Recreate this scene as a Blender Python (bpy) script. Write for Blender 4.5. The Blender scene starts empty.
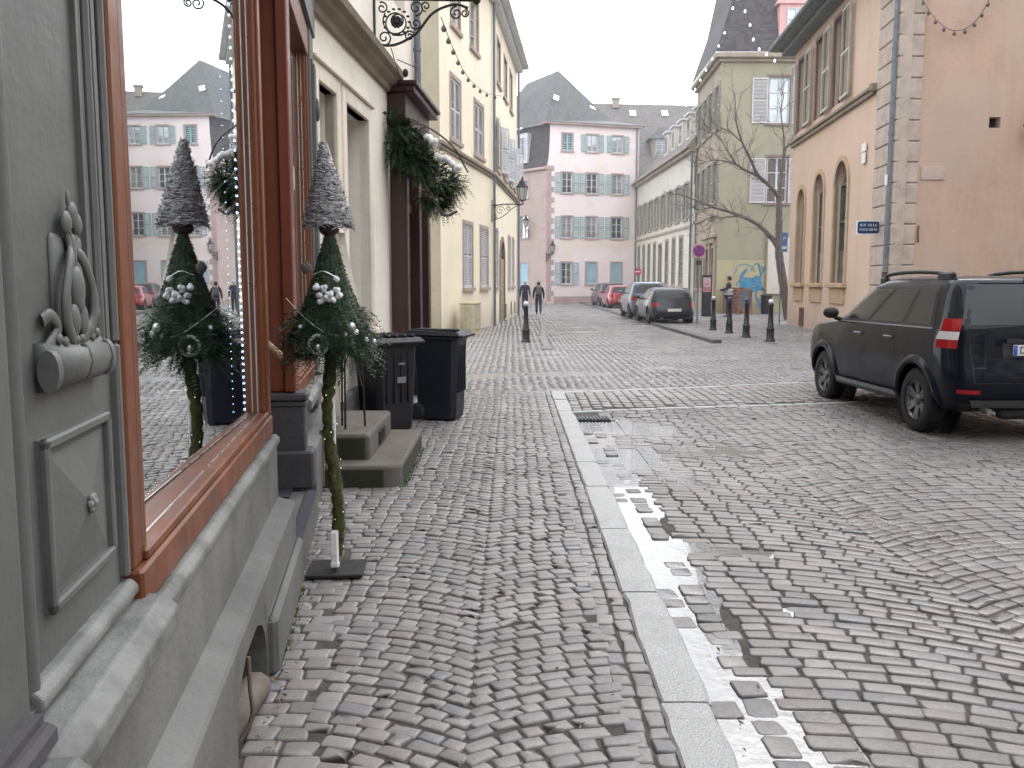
import bpy, bmesh, math, random
import numpy as np
from mathutils import Matrix, Vector, Euler
random.seed(7); rng = np.random.default_rng(7)
R = math.radians; pi = math.pi
S = bpy.context.scene; COL = S.collection
# ---------------------------------------------------------------- camera
FPX = 900.0; TH = math.atan(101/900); CH = 1.6
cd = bpy.data.cameras.new('camera'); cam = bpy.data.objects.new('camera', cd); COL.objects.link(cam)
cam.location = (0, 0, CH); cam.rotation_euler = (pi/2-TH, 0, 0)
cd.lens = 36*FPX/1024; cd.sensor_width = 36; cd.clip_start = .05; cd.clip_end = 2000
S.camera = cam
def _ray(px, py):
    a = (px-512)/FPX; z = -(py-384)/FPX
    return a, math.cos(TH)+math.sin(TH)*z, -math.sin(TH)+math.cos(TH)*z
def G(px, py, h=0):
    a, y, z = _ray(px, py); t = (h-CH)/z; return Vector((a*t, y*t, h))
def AT(px, py, Y):
    a, y, z = _ray(px, py); t = Y/y; return Vector((a*t, Y, CH+z*t))
# ---------------------------------------------------------------- materials
def lin(r, g, b):
    f = lambda c: (c/255/12.92) if c <= 10 else ((c/255+.055)/1.055)**2.4
    return (f(r), f(g), f(b))
class N:
    def __init__(s, name):
        s.m = bpy.data.materials.new(name); s.m.use_nodes = True; s.t = s.m.node_tree; s.t.nodes.clear()
        s.out = s.n('ShaderNodeOutputMaterial'); s.b = s.n('ShaderNodeBsdfPrincipled')
        s.l(s.b.outputs[0], s.out.inputs[0])
        s.tc = s.n('ShaderNodeTexCoord').outputs['Object']
    def n(s, t, **k):
        x = s.t.nodes.new(t)
        for a, v in k.items(): setattr(x, a, v)
        return x
    def l(s, a, b): s.t.links.new(a, b)
    def noise(s, scale, detail=5, rough=.6, stretch=None, dist=0):
        x = s.n('ShaderNodeTexNoise'); x.inputs['Scale'].default_value = scale; x.inputs['Detail'].default_value = detail
        x.inputs['Roughness'].default_value = rough; x.inputs['Distortion'].default_value = dist
        v = s.tc
        if stretch:
            mp = s.n('ShaderNodeMapping'); mp.inputs['Scale'].default_value = stretch; s.l(v, mp.inputs[0]); v = mp.outputs[0]
        s.l(v, x.inputs['Vector']); return x.outputs['Fac']
    def ramp(s, v, lo, hi, a=0, b=1):
        x = s.n('ShaderNodeMapRange'); x.interpolation_type = 'SMOOTHSTEP'
        for i, q in enumerate((lo, hi, a, b)): x.inputs[1+i].default_value = q
        s.l(v, x.inputs[0]); return x.outputs[0]
    def math(s, op, a, b):
        x = s.n('ShaderNodeMath', operation=op)
        for i, q in enumerate((a, b)):
            if isinstance(q, (int, float)): x.inputs[i].default_value = q
            else: s.l(q, x.inputs[i])
        return x.outputs[0]
    def mix(s, f, a, b, mode='MIX'):
        x = s.n('ShaderNodeMix', data_type='RGBA', blend_type=mode)
        if isinstance(f, (int, float)): x.inputs[0].default_value = f
        else: s.l(f, x.inputs[0])
        for i, q in ((6, a), (7, b)):
            if isinstance(q, tuple): x.inputs[i].default_value = (*q[:3], 1)
            else: s.l(q, x.inputs[i])
        return x.outputs[2]
    def bump(s, h, strength, dist=.01, nrm=None):
        x = s.n('ShaderNodeBump'); x.inputs['Strength'].default_value = strength; x.inputs['Distance'].default_value = dist
        s.l(h, x.inputs['Height'])
        if nrm is not None: s.l(nrm, x.inputs['Normal'])
        s.l(x.outputs[0], s.b.inputs['Normal']); return x.outputs[0]
    def set(s, k, v):
        if isinstance(v, tuple): s.b.inputs[k].default_value = (*v[:3], 1)
        elif isinstance(v, (int, float)): s.b.inputs[k].default_value = v
        else: s.l(v, s.b.inputs[k])
def sc(c, k): return tuple(max(0, min(1, x*k)) for x in c)
def stucco(name, c, dirt=.72, scale=.6, streak=.25, rough=.9, bump=.25, low=0.0, patch=None):
    m = N(name)
    f1 = m.ramp(m.noise(scale, 8, .65), .38, .68)
    col = m.mix(f1, c, sc(c, dirt))
    f2 = m.ramp(m.noise(2.2, 6, .7, (1, 1, .12)), .5, .78)
    col = m.mix(m.math('MULTIPLY', f2, streak), col, sc(c, .45))
    f3 = m.ramp(m.noise(9, 6, .7), .3, .7)
    col = m.mix(m.math('MULTIPLY', f3, .22), col, sc(c, 1.25))
    if patch is not None:
        f5 = m.ramp(m.noise(.35, 3, .5, (1, 1, 1.6)), .52, .6)
        col = m.mix(m.math('MULTIPLY', f5, .5), col, patch)
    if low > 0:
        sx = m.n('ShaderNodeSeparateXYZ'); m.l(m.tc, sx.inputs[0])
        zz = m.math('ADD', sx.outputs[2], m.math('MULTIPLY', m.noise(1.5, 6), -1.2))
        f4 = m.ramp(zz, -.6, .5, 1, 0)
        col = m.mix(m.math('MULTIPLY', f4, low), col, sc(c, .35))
    m.set('Base Color', col); m.set('Roughness', rough)
    m.bump(m.noise(45, 5, .7), bump, .006, m.bump(m.noise(4, 4), .35, .02)); return m.m
def paint(name, c, rough=.5, var=.8, scale=3, bump=.1, metal=0, bs=60, grain=None, spec=None, coat=0):
    m = N(name); f = m.ramp(m.noise(scale, 6, .65, grain), .35, .7)
    m.set('Base Color', m.mix(f, c, sc(c, var))); m.set('Metallic', metal)
    m.set('Roughness', m.ramp(m.noise(scale*2, 4), .2, .8, max(.02, rough-.1), min(1, rough+.12)))
    if bump: m.bump(m.noise(bs, 4, .6, grain), bump, .003)
    if spec is not None: m.set('Specular IOR Level', spec)
    if coat: m.set('Coat Weight', coat); m.set('Coat Roughness', .04)
    return m.m
def flat(name, c, rough=.4, emit=0):
    m = N(name); m.set('Base Color', m.mix(m.noise(8), c, sc(c, .92))); m.set('Roughness', rough)
    if emit: m.set('Emission Color', c); m.set('Emission Strength', emit)
    return m.m
def glassmat(name, c=(.03, .035, .04), rough=.03, refl=.35, wav=.03):
    """old window glass: dark room behind, wavy reflection in front"""
    m = N(name); g = m.n('ShaderNodeBsdfGlossy'); g.inputs['Roughness'].default_value = rough; g.inputs[0].default_value = (.95, .98, 1, 1)
    f = m.ramp(m.noise(.8, 3), .35, .7)
    m.set('Base Color', m.mix(f, c, sc(c, 2.2))); m.set('Roughness', .25)
    mx = m.n('ShaderNodeMixShader'); fr = m.n('ShaderNodeFresnel'); fr.inputs[0].default_value = 1.5
    m.l(m.math('ADD', m.math('MULTIPLY', fr.outputs[0], .8 if refl > 0 else .5), refl*.3), mx.inputs[0])
    m.l(m.b.outputs[0], mx.inputs[1]); m.l(g.outputs[0], mx.inputs[2]); m.l(mx.outputs[0], m.out.inputs[0])
    b = m.n('ShaderNodeBump'); b.inputs['Strength'].default_value = wav; b.inputs['Distance'].default_value = .02
    m.l(m.noise(2.5, 2), b.inputs['Height']); m.l(b.outputs[0], g.inputs['Normal']); return m.m
def cobble(name, c1, c2, c3, wet=.5, speck=.2):
    m = N(name); geo = m.n('ShaderNodeNewGeometry'); rnd = geo.outputs['Random Per Island']
    a = m.ramp(rnd, 0, .65); col = m.mix(a, c1, c2)
    r2 = m.math('FRACT', m.math('MULTIPLY', rnd, 37.3), 0)
    col = m.mix(m.ramp(r2, .72, 1, 0, .85), col, c3)
    col = m.mix(m.ramp(m.math('FRACT', m.math('MULTIPLY', rnd, 91.7), 0), 0, 1, 0, .45), col, sc(c1, .5))
    col = m.mix(m.math('MULTIPLY', m.ramp(m.noise(90, 4, .8), .35, .65), speck), col, sc(c2, 1.5))
    col = m.mix(m.ramp(m.math('FRACT', m.math('MULTIPLY', rnd, 211.3), 0), .86, 1, 0, .6), col, (c1[0]*.8, c1[1]*.95, c1[2]*1.1))
    col = m.mix(m.ramp(m.noise(.5, 4), .45, .68, 0, .38), col, sc(c1, .5))
    col = m.mix(m.ramp(m.noise(2.6, 6, .75), .52, .75, 0, .3), col, (.08, .07, .058))
    col = m.mix(m.ramp(m.noise(1.1, 5, .7), .56, .72, 0, .3), col, sc(c2, 1.25))
    w = m.ramp(m.noise(.55, 5, .6), .4, .62)
    m.set('Base Color', col); m.set('Roughness', m.math('ADD', m.math('MULTIPLY', w, -.24*wet), m.ramp(m.noise(60, 3), .2, .8, .42, .66)))
    m.set('Specular IOR Level', .5+.2*wet)
    m.bump(m.noise(55, 5, .75), .35, .005, m.bump(m.noise(14, 3), .25, .010)); return m.m
def bedmat(name, c):
    m = N(name); m.set('Base Color', m.mix(m.ramp(m.noise(12, 6, .7), .35, .7), c, sc(c, 1.9)))
    m.set('Roughness', .85); m.bump(m.noise(120, 5, .8), .8, .01); return m.m
def roofmat(name, c, c2, rows=.18, moss=.3):
    m = N(name); sx = m.n('ShaderNodeSeparateXYZ'); m.l(m.tc, sx.inputs[0])
    w = m.math('FRACT', m.math('DIVIDE', sx.outputs[2], rows), 0)
    br = m.n('ShaderNodeTexWhiteNoise'); br.noise_dimensions = '3D'
    sn = m.n('ShaderNodeVectorMath', operation='SNAP'); sn.inputs[1].default_value = (.2, .2, rows)
    m.l(m.tc, sn.inputs[0]); m.l(sn.outputs[0], br.inputs[0])
    col = m.mix(br.outputs[0], c, c2)
    col = m.mix(m.ramp(w, 0, .25, .6, 0), col, sc(c, .3))
    col = m.mix(m.ramp(m.noise(.7, 6, .7), .45, .75, 0, moss), col, (.06, .07, .035))
    m.set('Base Color', col); m.set('Roughness', .75); m.bump(w, .8, .03, m.bump(m.noise(15, 4), .5, .02)); return m.m
M = {}
M['cob_walk'] = cobble('sidewalk_cobble', (.165, .153, .149), (.235, .218, .211), (.205, .165, .152), .6)
M['cob_road'] = cobble('road_cobble', (.135, .124, .120), (.195, .177, .170), (.18, .137, .124), 1.0)
M['cob_far'] = cobble('far_cobble', (.185, .173, .170), (.255, .237, .232), (.23, .185, .175), 1.7)
M['gutter'] = cobble('gutter_stone', (.08, .078, .078), (.14, .13, .125), (.12, .10, .09), 2.0)
M['bed'] = bedmat('joint_sand', (.052, .047, .042))
M['granite'] = stucco('kerb_granite', (.40, .40, .395), .7, 6, .2, .55, .8)
def granite(name, c):
    m = N(name); s_ = m.ramp(m.noise(150, 3, .9), .42, .6); col = m.mix(s_, sc(c, .62), sc(c, 1.25))
    col = m.mix(m.ramp(m.noise(70, 4, .9), .58, .68, 0, .6), col, sc(c, .3)); col = m.mix(m.ramp(m.noise(2.2, 6, .7), .45, .7, 0, .5), col, sc(c, .55))
    m.set('Base Color', col); m.set('Roughness', .55); m.bump(m.noise(110, 4, .8), .6, .004, m.bump(m.noise(9, 4), .4, .01)); return m.m
M['granite'] = granite('kerb_granite', (.42, .42, .415))
M['kerb_mid'] = stucco('mid_granite', (.2, .2, .195), .7, 2, .2, .7, .5)
M['kerb_dark'] = stucco('dark_kerb', (.09, .087, .084), .6, 2, .3, .6, .5)
M['f1'] = stucco('grey_painted_stone', (.125, .129, .124), .78, 1.6, .35, .55, .25, .0)
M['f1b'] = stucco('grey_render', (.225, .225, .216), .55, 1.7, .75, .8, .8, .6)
M['f1l'] = stucco('worn_pale_ledge', (.22, .225, .216), .42, 5, .6, .6, .7)
M['sand_dark'] = stucco('dark_sandstone', (.07, .066, .072), .75, 2, .3, .8, .5)
M['wood'] = paint('varnished_wood', lin(122, 68, 38), .42, .6, 5, .15, 0, 30, (1, 1, .06))
M['wood_dk'] = paint('red_brown_wood', lin(128, 66, 46), .38, .6, 5, .25, 0, 30, (1, 1, .06))
M['silver'] = paint('aluminium', (.6, .6, .58), .3, .85, 6, .02, .9)
M['cream'] = stucco('cream_render', lin(238, 230, 216), .86, .8, .2, .9, .22, .35)
M['cream_s'] = stucco('cream_stone', lin(226, 216, 200), .8, 1.5, .3, .85, .3, .2)
M['cornice'] = stucco('cornice_stone', lin(140, 128, 112), .7, 1.5, .4, .85, .4)
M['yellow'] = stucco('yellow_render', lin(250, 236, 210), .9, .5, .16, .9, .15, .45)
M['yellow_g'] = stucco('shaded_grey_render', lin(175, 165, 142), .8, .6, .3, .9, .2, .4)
M['white_p'] = paint('white_paint', (.66, .68, .70), .55, .82, 3, .1)
M['plum'] = paint('shutter_lavender', lin(212, 211, 214), .55, .85, 3, .1)
M['dkwood'] = paint('dark_brown_wood', lin(62, 38, 36), .4, .6, 4, .2, 0, 40, (1, 1, .1))
M['orangewood'] = paint('old_orange_wood', lin(150, 92, 58), .5, .6, 3, .2, 0, 40, (1, 1, .1))
M['iron'] = paint('wrought_iron', (.022, .025, .027), .45, .6, 6, .3, .3)
M['zinc'] = paint('zinc_pipe', lin(112, 120, 128), .5, .75, 3, .1, .4)
M['rust'] = paint('brown_pipe', lin(92, 55, 48), .6, .6, 3, .3)
M['pink'] = stucco('pink_render', lin(250, 233, 230), .93, .3, .1, .9, .1, .3, lin(238, 220, 198))
M['pinksand'] = stucco('pink_sandstone', lin(192, 168, 164), .8, 1, .2, .9, .2)
M['teal'] = paint('pale_teal_shutter', lin(158, 192, 194), .6, .88, 2, .1)
M['blue_sh'] = paint('pale_blue_shutter', lin(166, 200, 214), .6, .88, 2, .1)
M['roof1'] = roofmat('old_brown_tiles', lin(104, 106, 106), lin(80, 83, 84), .2, .5)
M['roof2'] = roofmat('brown_tiles', lin(122, 116, 114), lin(96, 92, 90), .2, .2)
M['slate'] = roofmat('slate_tiles', lin(88, 82, 86), lin(62, 58, 62), .16, .25)
M['rowwall'] = stucco('pale_beige_render', lin(212, 207, 194), .88, .5, .25, .9, .15, .35)
M['rowstone'] = stucco('weathered_stone', lin(168, 156, 138), .75, 1, .35, .9, .3)
M['rowsh'] = paint('grey_shutter', lin(150, 150, 142), .6, .85, 2, .1)
M['olive'] = stucco('olive_render', lin(162, 158, 136), .84, .5, .35, .9, .2, .1)
M['olive_l'] = stucco('yellowish_lower_render', lin(186, 178, 142), .8, .7, .3, .9, .2, .4)
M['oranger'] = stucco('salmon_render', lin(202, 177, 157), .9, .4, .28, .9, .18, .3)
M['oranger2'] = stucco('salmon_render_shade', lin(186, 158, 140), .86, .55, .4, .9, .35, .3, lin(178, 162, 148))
M['quoin'] = stucco('quoin_stone', lin(182, 167, 154), .72, 2.5, .3, .88, .45, .2)
M['arch'] = stucco('arch_stone', lin(182, 158, 128), .8, 2, .25, .88, .35)
M['greensh'] = paint('grey_green_louvre', lin(176, 182, 170), .6, .8, 3, .1)
M['greenish'] = paint('dusty_green_glazing', lin(88, 98, 92), .4, .7, 2, .1)
M['eave'] = paint('grey_green_eave', lin(108, 116, 114), .6, .8, 2, .1)
M['glass'] = glassmat('window_glass', refl=.3)
M['glass_curtain'] = glassmat('curtained_glass', (.22, .22, .21), refl=.2)
M['glass_sky'] = glassmat('sky_lit_glass', (.25, .3, .32), refl=.6)
M['glass_car'] = glassmat('car_glass', (.008, .009, .010), .01, -.1, 0)
M['dark'] = flat('dark_interior', (.012, .012, .013), .9)
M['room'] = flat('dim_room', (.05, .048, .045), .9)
M['tyre'] = paint('tyre_rubber', (.018, .018, .018), .8, .7, 10, .3)
M['rim'] = paint('alloy_rim', (.16, .165, .17), .35, .7, 8, .05, .7)
M['carblk'] = paint('blue_black_paint', (.002, .004, .011), .35, .95, 2, 0, .0, spec=.1, coat=.45)
M['cargrey'] = paint('dark_grey_car_paint', (.018, .020, .027), .35, .95, 2, 0, .2, coat=.4)
M['carblue'] = paint('silver_blue_car_paint', (.13, .15, .20), .35, .9, 2, 0, .4, coat=.5)
M['carred'] = paint('red_car_paint', (.42, .025, .03), .3, .85, 2, 0, .1, coat=1)
M['carmar'] = paint('maroon_car_paint', (.03, .008, .012), .35, .9, 2, 0, .0, coat=.4)
M['plastic'] = paint('black_plastic', (.02, .02, .021), .55, .7, 8, .1)
M['plastic_g'] = paint('grey_plastic', (.25, .26, .27), .4, .85, 6, .05, .5)
M['red_l'] = flat('red_lamp', (.36, .010, .014), .12)
M['clear_l'] = flat('clear_lamp', (.75, .7, .68), .15)
M['plate_w'] = flat('plate_white', (.75, .75, .72), .4)
M['plate_b'] = flat('plate_blue', (.02, .09, .5), .4)
M['black'] = flat('black', (.012, .012, .013), .5)
M['bin1'] = paint('black_bin_plastic', (.008, .008, .012), .5, .7, 5, .15)
M['bin2'] = paint('navy_bin_plastic', (.007, .009, .019), .5, .7, 5, .15)
M['needle'] = paint('fir_green', (.03, .072, .03), .6, .35, 9, 0)
M['needle2'] = paint('fir_light_green', (.06, .115, .045), .6, .5, 9, 0)
M['moss'] = paint('moss', (.085, .10, .025), .9, .45, 30, .6, 0, 200)
M['wicker'] = paint('frosted_wicker', (.66, .65, .66), .8, .35, 40, .5, 0, 90)
M['white'] = paint('white_cotton', (.85, .85, .86), .8, .9, 20, .3)
M['tulle'] = paint('beige_tulle', (.5, .46, .4), .8, .85, 10, .2)
M['led'] = flat('white_led', (.5, .66, 1), .3, 18)
M['bulb'] = paint('dull_bulb', (.12, .1, .09), .3, .7, 6, 0)
M['bulb_w'] = flat('lit_white_bulb', (.9, .93, 1), .3, 1.5)
M['stepstone'] = stucco('worn_sandstone_step', (.125, .11, .095), .65, 2.5, .3, .85, .5, 0)
M['mossstone'] = stucco('mossy_step_face', (.035, .036, .022), .55, 3, .3, .9, .5, 0, (.03, .045, .015))
M['bark'] = stucco('bark', (.15, .135, .125), .55, 5, .5, .9, .8)
M['skin'] = paint('skin', lin(190, 140, 120), .6, .9, 5, 0)
M['navy'] = paint('navy_cloth', (.018, .022, .045), .85, .7, 8, .2)
M['blackcloth'] = paint('black_cloth', (.02, .02, .024), .85, .7, 8, .2)
M['jeans'] = paint('denim', (.035, .045, .07), .85, .7, 8, .2)
M['paleblue'] = paint('pale_cloth', lin(188, 196, 205), .85, .8, 8, .2)
M['hair'] = paint('dark_hair', (.02, .014, .01), .7, .7, 8, .2)
M['shoe'] = paint('shoe', (.08, .1, .16), .6, .8, 8, .1)
M['greybag'] = paint('grey_backpack', (.10, .10, .12), .8, .7, 8, .2)
M['pebble'] = stucco('beige_concrete', lin(205, 196, 165), .8, 5, .3, .9, .5, .2)
M['sign_b'] = paint('enamel_navy', (.012, .045, .14), .3, .8, 5, 0)
M['sign_w'] = paint('enamel_white', (.78, .8, .82), .3, .9, 5, 0)
M['sign_purple'] = paint('faded_sign_blue', lin(96, 60, 148), .4, .85, 5, 0)
M['sign_red'] = paint('sign_red', lin(176, 38, 84), .4, .85, 5, 0)
M['noentry'] = paint('no_entry_red', lin(190, 40, 50), .4, .85, 5, 0)
M['sign_blue'] = paint('panel_blue', lin(104, 136, 182), .4, .85, 5, 0)
M['poster'] = paint('faded_poster', lin(205, 175, 180), .5, .8, 6, 0)
M['poster_r'] = paint('poster_pink', lin(190, 110, 120), .5, .8, 6, 0)
M['graf'] = paint('blue_spray_paint', lin(70, 148, 190), .6, .7, 4, 0)
M['bluetip'] = paint('dull_blue_cap', (.03, .05, .12), .5, .8, 6, 0)
M['leaf'] = paint('dead_leaf', (.20, .11, .05), .8, .5, 20, 0)
M['weed'] = paint('weed_green', (.06, .14, .025), .8, .5, 20, 0)
M['lampglass'] = paint('milky_lamp_glass', (.5, .52, .5), .2, .85, 5, 0)
M['brass'] = paint('brass_bar', (.62, .42, .22), .35, .8, 8, .05, .5)
def watermat():
    m = N('standing_water'); m.set('Base Color', (.03, .03, .03)); m.set('Roughness', .03); m.set('IOR', 1.33)
    m.set('Specular IOR Level', 1.0)
    g = m.n('ShaderNodeBsdfGlossy'); g.inputs['Roughness'].default_value = .22
    mx = m.n('ShaderNodeMixShader'); lw = m.n('ShaderNodeLayerWeight'); lw.inputs[0].default_value = .55
    m.l(lw.outputs[0], mx.inputs[0]); m.l(m.b.outputs[0], mx.inputs[1]); m.l(g.outputs[0], mx.inputs[2]); m.l(mx.outputs[0], m.out.inputs[0])
    b = m.n('ShaderNodeBump'); b.inputs['Strength'].default_value = .35; b.inputs['Distance'].default_value = .01
    m.l(m.noise(14, 4), b.inputs['Height']); m.l(b.outputs[0], g.inputs['Normal']); return m.m
M['water'] = watermat()
def shopglass():
    m = N('shop_window_glass'); t = m.n('ShaderNodeBsdfTransparent'); t.inputs[0].default_value = (.8, .84, .85, 1)
    g = m.n('ShaderNodeBsdfGlossy'); g.inputs['Roughness'].default_value = .004; g.inputs[0].default_value = (.97, 1, 1, 1)
    lw = m.n('ShaderNodeFresnel'); lw.inputs[0].default_value = 1.5
    mx = m.n('ShaderNodeMixShader'); m.l(m.math('MINIMUM', m.math('ADD', m.math('MULTIPLY', lw.outputs[0], 1.7), .28), .9), mx.inputs[0])
    m.l(t.outputs[0], mx.inputs[1]); m.l(g.outputs[0], mx.inputs[2]); m.l(mx.outputs[0], m.out.inputs[0]); return m.m
M['shop'] = shopglass()
# ---------------------------------------------------------------- mesh builder
WM = {}
def frame(x, y, rz, z=0): return Matrix.Translation((x, y, z)) @ Matrix.Rotation(rz, 4, 'Z')
class MB:
    def __init__(s, F=None): s.v = []; s.f = []; s.F = F or Matrix(); s.sm = set()
    def add(s, vs, fs, F=None, smooth=False):
        o = len(s.v); T = s.F @ F if F else s.F
        s.v += [tuple(T @ Vector(p)) for p in vs]
        for f in fs:
            if smooth: s.sm.add(len(s.f))
            s.f.append(tuple(o+i for i in f))
        return s
    def box(s, x0, x1, y0, y1, z0, z1, F=None, ch=0):
        if ch and min(abs(x1-x0), abs(y1-y0), abs(z1-z0)) > 2.2*ch:
            vs = []; c = ch
            for z, i in ((z0, c), (z0+c, 0), (z1-c, 0), (z1, c)):
                a, b, d, e = x0+i, x1-i, y0+i, y1-i; k = c if i == 0 else c*.6
                vs += [(a+k, d, z), (b-k, d, z), (b, d+k, z), (b, e-k, z), (b-k, e, z), (a+k, e, z), (a, e-k, z), (a, d+k, z)]
            fs = [tuple(range(7, -1, -1)), tuple(range(24, 32))]
            for r in range(3):
                for i in range(8): j = (i+1) % 8; fs.append((r*8+i, r*8+j, r*8+8+j, r*8+8+i))
            return s.add(vs, fs, F)
        vs = [(x, y, z) for z in (z0, z1) for y in (y0, y1) for x in (x0, x1)]
        return s.add(vs, [(0, 2, 3, 1), (4, 5, 7, 6), (0, 1, 5, 4), (2, 6, 7, 3), (0, 4, 6, 2), (1, 3, 7, 5)], F)
    def quad(s, a, b, c, d): return s.add([a, b, c, d], [(0, 1, 2, 3)])
    def tube(s, pts, r, n=8, caps=True, F=None, closed=False):
        pts = [Vector(p) for p in pts]; m = len(pts)
        rr = r if isinstance(r, (list, tuple)) else [r]*m
        vs = []; up = None
        for i, p in enumerate(pts):
            if closed: t = pts[(i+1) % m]-pts[i-1]
            else: t = pts[min(i+1, m-1)]-pts[max(i-1, 0)]
            if t.length < 1e-9: t = Vector((0, 0, 1))
            t.normalize()
            if up is None: up = Vector((0, 0, 1)) if abs(t.z) < .9 else Vector((1, 0, 0))
            a = t.cross(up)
            if a.length < 1e-4: a = t.orthogonal()
            a.normalize(); b = a.cross(t).normalized(); up = b
            for k in range(n):
                q = 2*pi*k/n; vs.append(tuple(p+(a*math.cos(q)+b*math.sin(q))*rr[i]))
        fs = []
        for i in range(m if closed else m-1):
            j = (i+1) % m
            for k in range(n): l = (k+1) % n; fs.append((i*n+k, i*n+l, j*n+l, j*n+k))
        s.add(vs, fs, F, True)
        if caps and not closed: s.add([vs[k] for k in range(n)], [tuple(range(n))], F); s.add(vs[-n:], [tuple(range(n-1, -1, -1))], F)
        return s
    def lathe(s, prof, n=20, F=None, smooth=True, caps=True):
        vs = []; fs = []
        for r, z in prof:
            for k in range(n): q = 2*pi*k/n; vs.append((r*math.cos(q), r*math.sin(q), z))
        for i in range(len(prof)-1):
            for k in range(n): l = (k+1) % n; fs.append((i*n+k, i*n+l, i*n+n+l, i*n+n+k))
        s.add(vs, fs, F, smooth)
        if not caps: return s
        s.add(vs[:n], [tuple(range(n-1, -1, -1))], F); s.add(vs[-n:], [tuple(range(n))], F); return s
    def ball(s, c, r, n=10, sq=(1, 1, 1)):
        pr = [(max(1e-4, r*math.sin(pi*i/(n//2+2))), -r*math.cos(pi*i/(n//2+2))) for i in range(n//2+3)]
        return s.lathe(pr, n, Matrix.Translation(c) @ Matrix.Diagonal((*sq, 1)))
    def prism(s, poly, a, b, axis='y', F=None):
        """poly in the two other axes, extruded from a to b along axis"""
        def P(p, t): return {'y': (p[0], t, p[1]), 'x': (t, p[0], p[1]), 'z': (p[0], p[1], t)}[axis]
        n = len(poly); vs = [P(p, a) for p in poly]+[P(p, b) for p in poly]
        fs = [tuple(range(n)), tuple(range(2*n-1, n-1, -1))]+[(i, (i+1) % n, n+(i+1) % n, n+i) for i in range(n)]
        return s.add(vs, fs, F)
    def build(s, name, mat, parent=None, bevel=0, smooth=None, local=False):
        me = bpy.data.meshes.new(name); T = None
        if parent is not None and not local: T = WM.get(parent.name, Matrix()).inverted()
        vs = [tuple(T @ Vector(p)) for p in s.v] if T is not None else s.v
        me.from_pydata(vs, [], s.f)
        b = bmesh.new(); b.from_mesh(me)
        try: bmesh.ops.recalc_face_normals(b, faces=b.faces)
        except Exception: pass
        b.to_mesh(me); b.free()
        if smooth: me.polygons.foreach_set('use_smooth', [True]*len(me.polygons))
        elif s.sm: me.polygons.foreach_set('use_smooth', [i in s.sm for i in range(len(me.polygons))])
        me.materials.append(mat); o = bpy.data.objects.new(name, me); COL.objects.link(o)
        if parent is not None: o.parent = parent
        WM[o.name] = WM.get(parent.name, Matrix()) if parent is not None else Matrix()
        if bevel:
            w = o.modifiers.new('bevel', 'BEVEL'); w.width = bevel; w.segments = 2; w.limit_method = 'ANGLE'
        return o
def tag(o, label=None, cat=None, group=None, kind=None):
    if label: o['label'] = label
    if cat: o['category'] = cat
    if group: o['group'] = group
    if kind: o['kind'] = kind
    return o
def empty(name, label, cat, x=0, y=0, rz=0, z=0, group=None):
    o = bpy.data.objects.new(name, None); COL.objects.link(o); o.location = (x, y, z); o.rotation_euler = (0, 0, rz)
    o.empty_display_size = .2; WM[o.name] = frame(x, y, rz, z); return tag(o, label, cat, group)
def copy_tree(o, parent=None):
    c = o.copy(); COL.objects.link(c)
    if parent is not None: c.parent = parent
    for ch in list(o.children): copy_tree(ch, c)
    return c
def struct(o): o['kind'] = 'structure'; return o
# ---------------------------------------------------------------- world and light
w = bpy.data.worlds.new('World'); S.world = w; w.use_nodes = True; nt = w.node_tree; nt.nodes.clear()
wo = nt.nodes.new('ShaderNodeOutputWorld'); bg = nt.nodes.new('ShaderNodeBackground')
sk = nt.nodes.new('ShaderNodeTexSky'); sk.sky_type = 'NISHITA'; sk.sun_disc = False
SUN_EL, SUN_ROT = R(42), R(25)
sk.sun_elevation = SUN_EL; sk.sun_rotation = SUN_ROT; sk.air_density = 1; sk.dust_density = 4; sk.altitude = 200
hs = nt.nodes.new('ShaderNodeHueSaturation'); hs.inputs['Saturation'].default_value = .25; hs.inputs['Value'].default_value = .55
ad = nt.nodes.new('ShaderNodeMix'); ad.data_type = 'RGBA'; ad.blend_type = 'ADD'; ad.inputs[0].default_value = 1
SKYADD = 19.0; HAZE = .0018
ad.inputs[7].default_value = (SKYADD*.97, SKYADD, SKYADD*1.06, 1)
nt.links.new(sk.outputs[0], hs.inputs['Color']); nt.links.new(hs.outputs[0], ad.inputs[6]); nt.links.new(ad.outputs[2], bg.inputs[0])
bg.inputs[1].default_value = .12; nt.links.new(bg.outputs[0], wo.inputs[0])
sl = bpy.data.lights.new('sun', 'SUN'); sl.energy = .7; sl.angle = R(20); sl.color = (1, .96, .9)
so = bpy.data.objects.new('sun', sl); COL.objects.link(so)
dv = Vector((math.sin(SUN_ROT)*math.cos(SUN_EL), math.cos(SUN_ROT)*math.cos(SUN_EL), math.sin(SUN_EL)))
so.rotation_euler = dv.to_track_quat('Z', 'Y').to_euler()
S.view_settings.view_transform = 'Standard'; S.view_settings.look = 'None'; S.view_settings.exposure = 0
S.render.engine = 'CYCLES'; S.cycles.max_bounces = 6; S.cycles.transparent_max_bounces = 12; S.cycles.caustics_reflective = False; S.cycles.caustics_refractive = False
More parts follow.
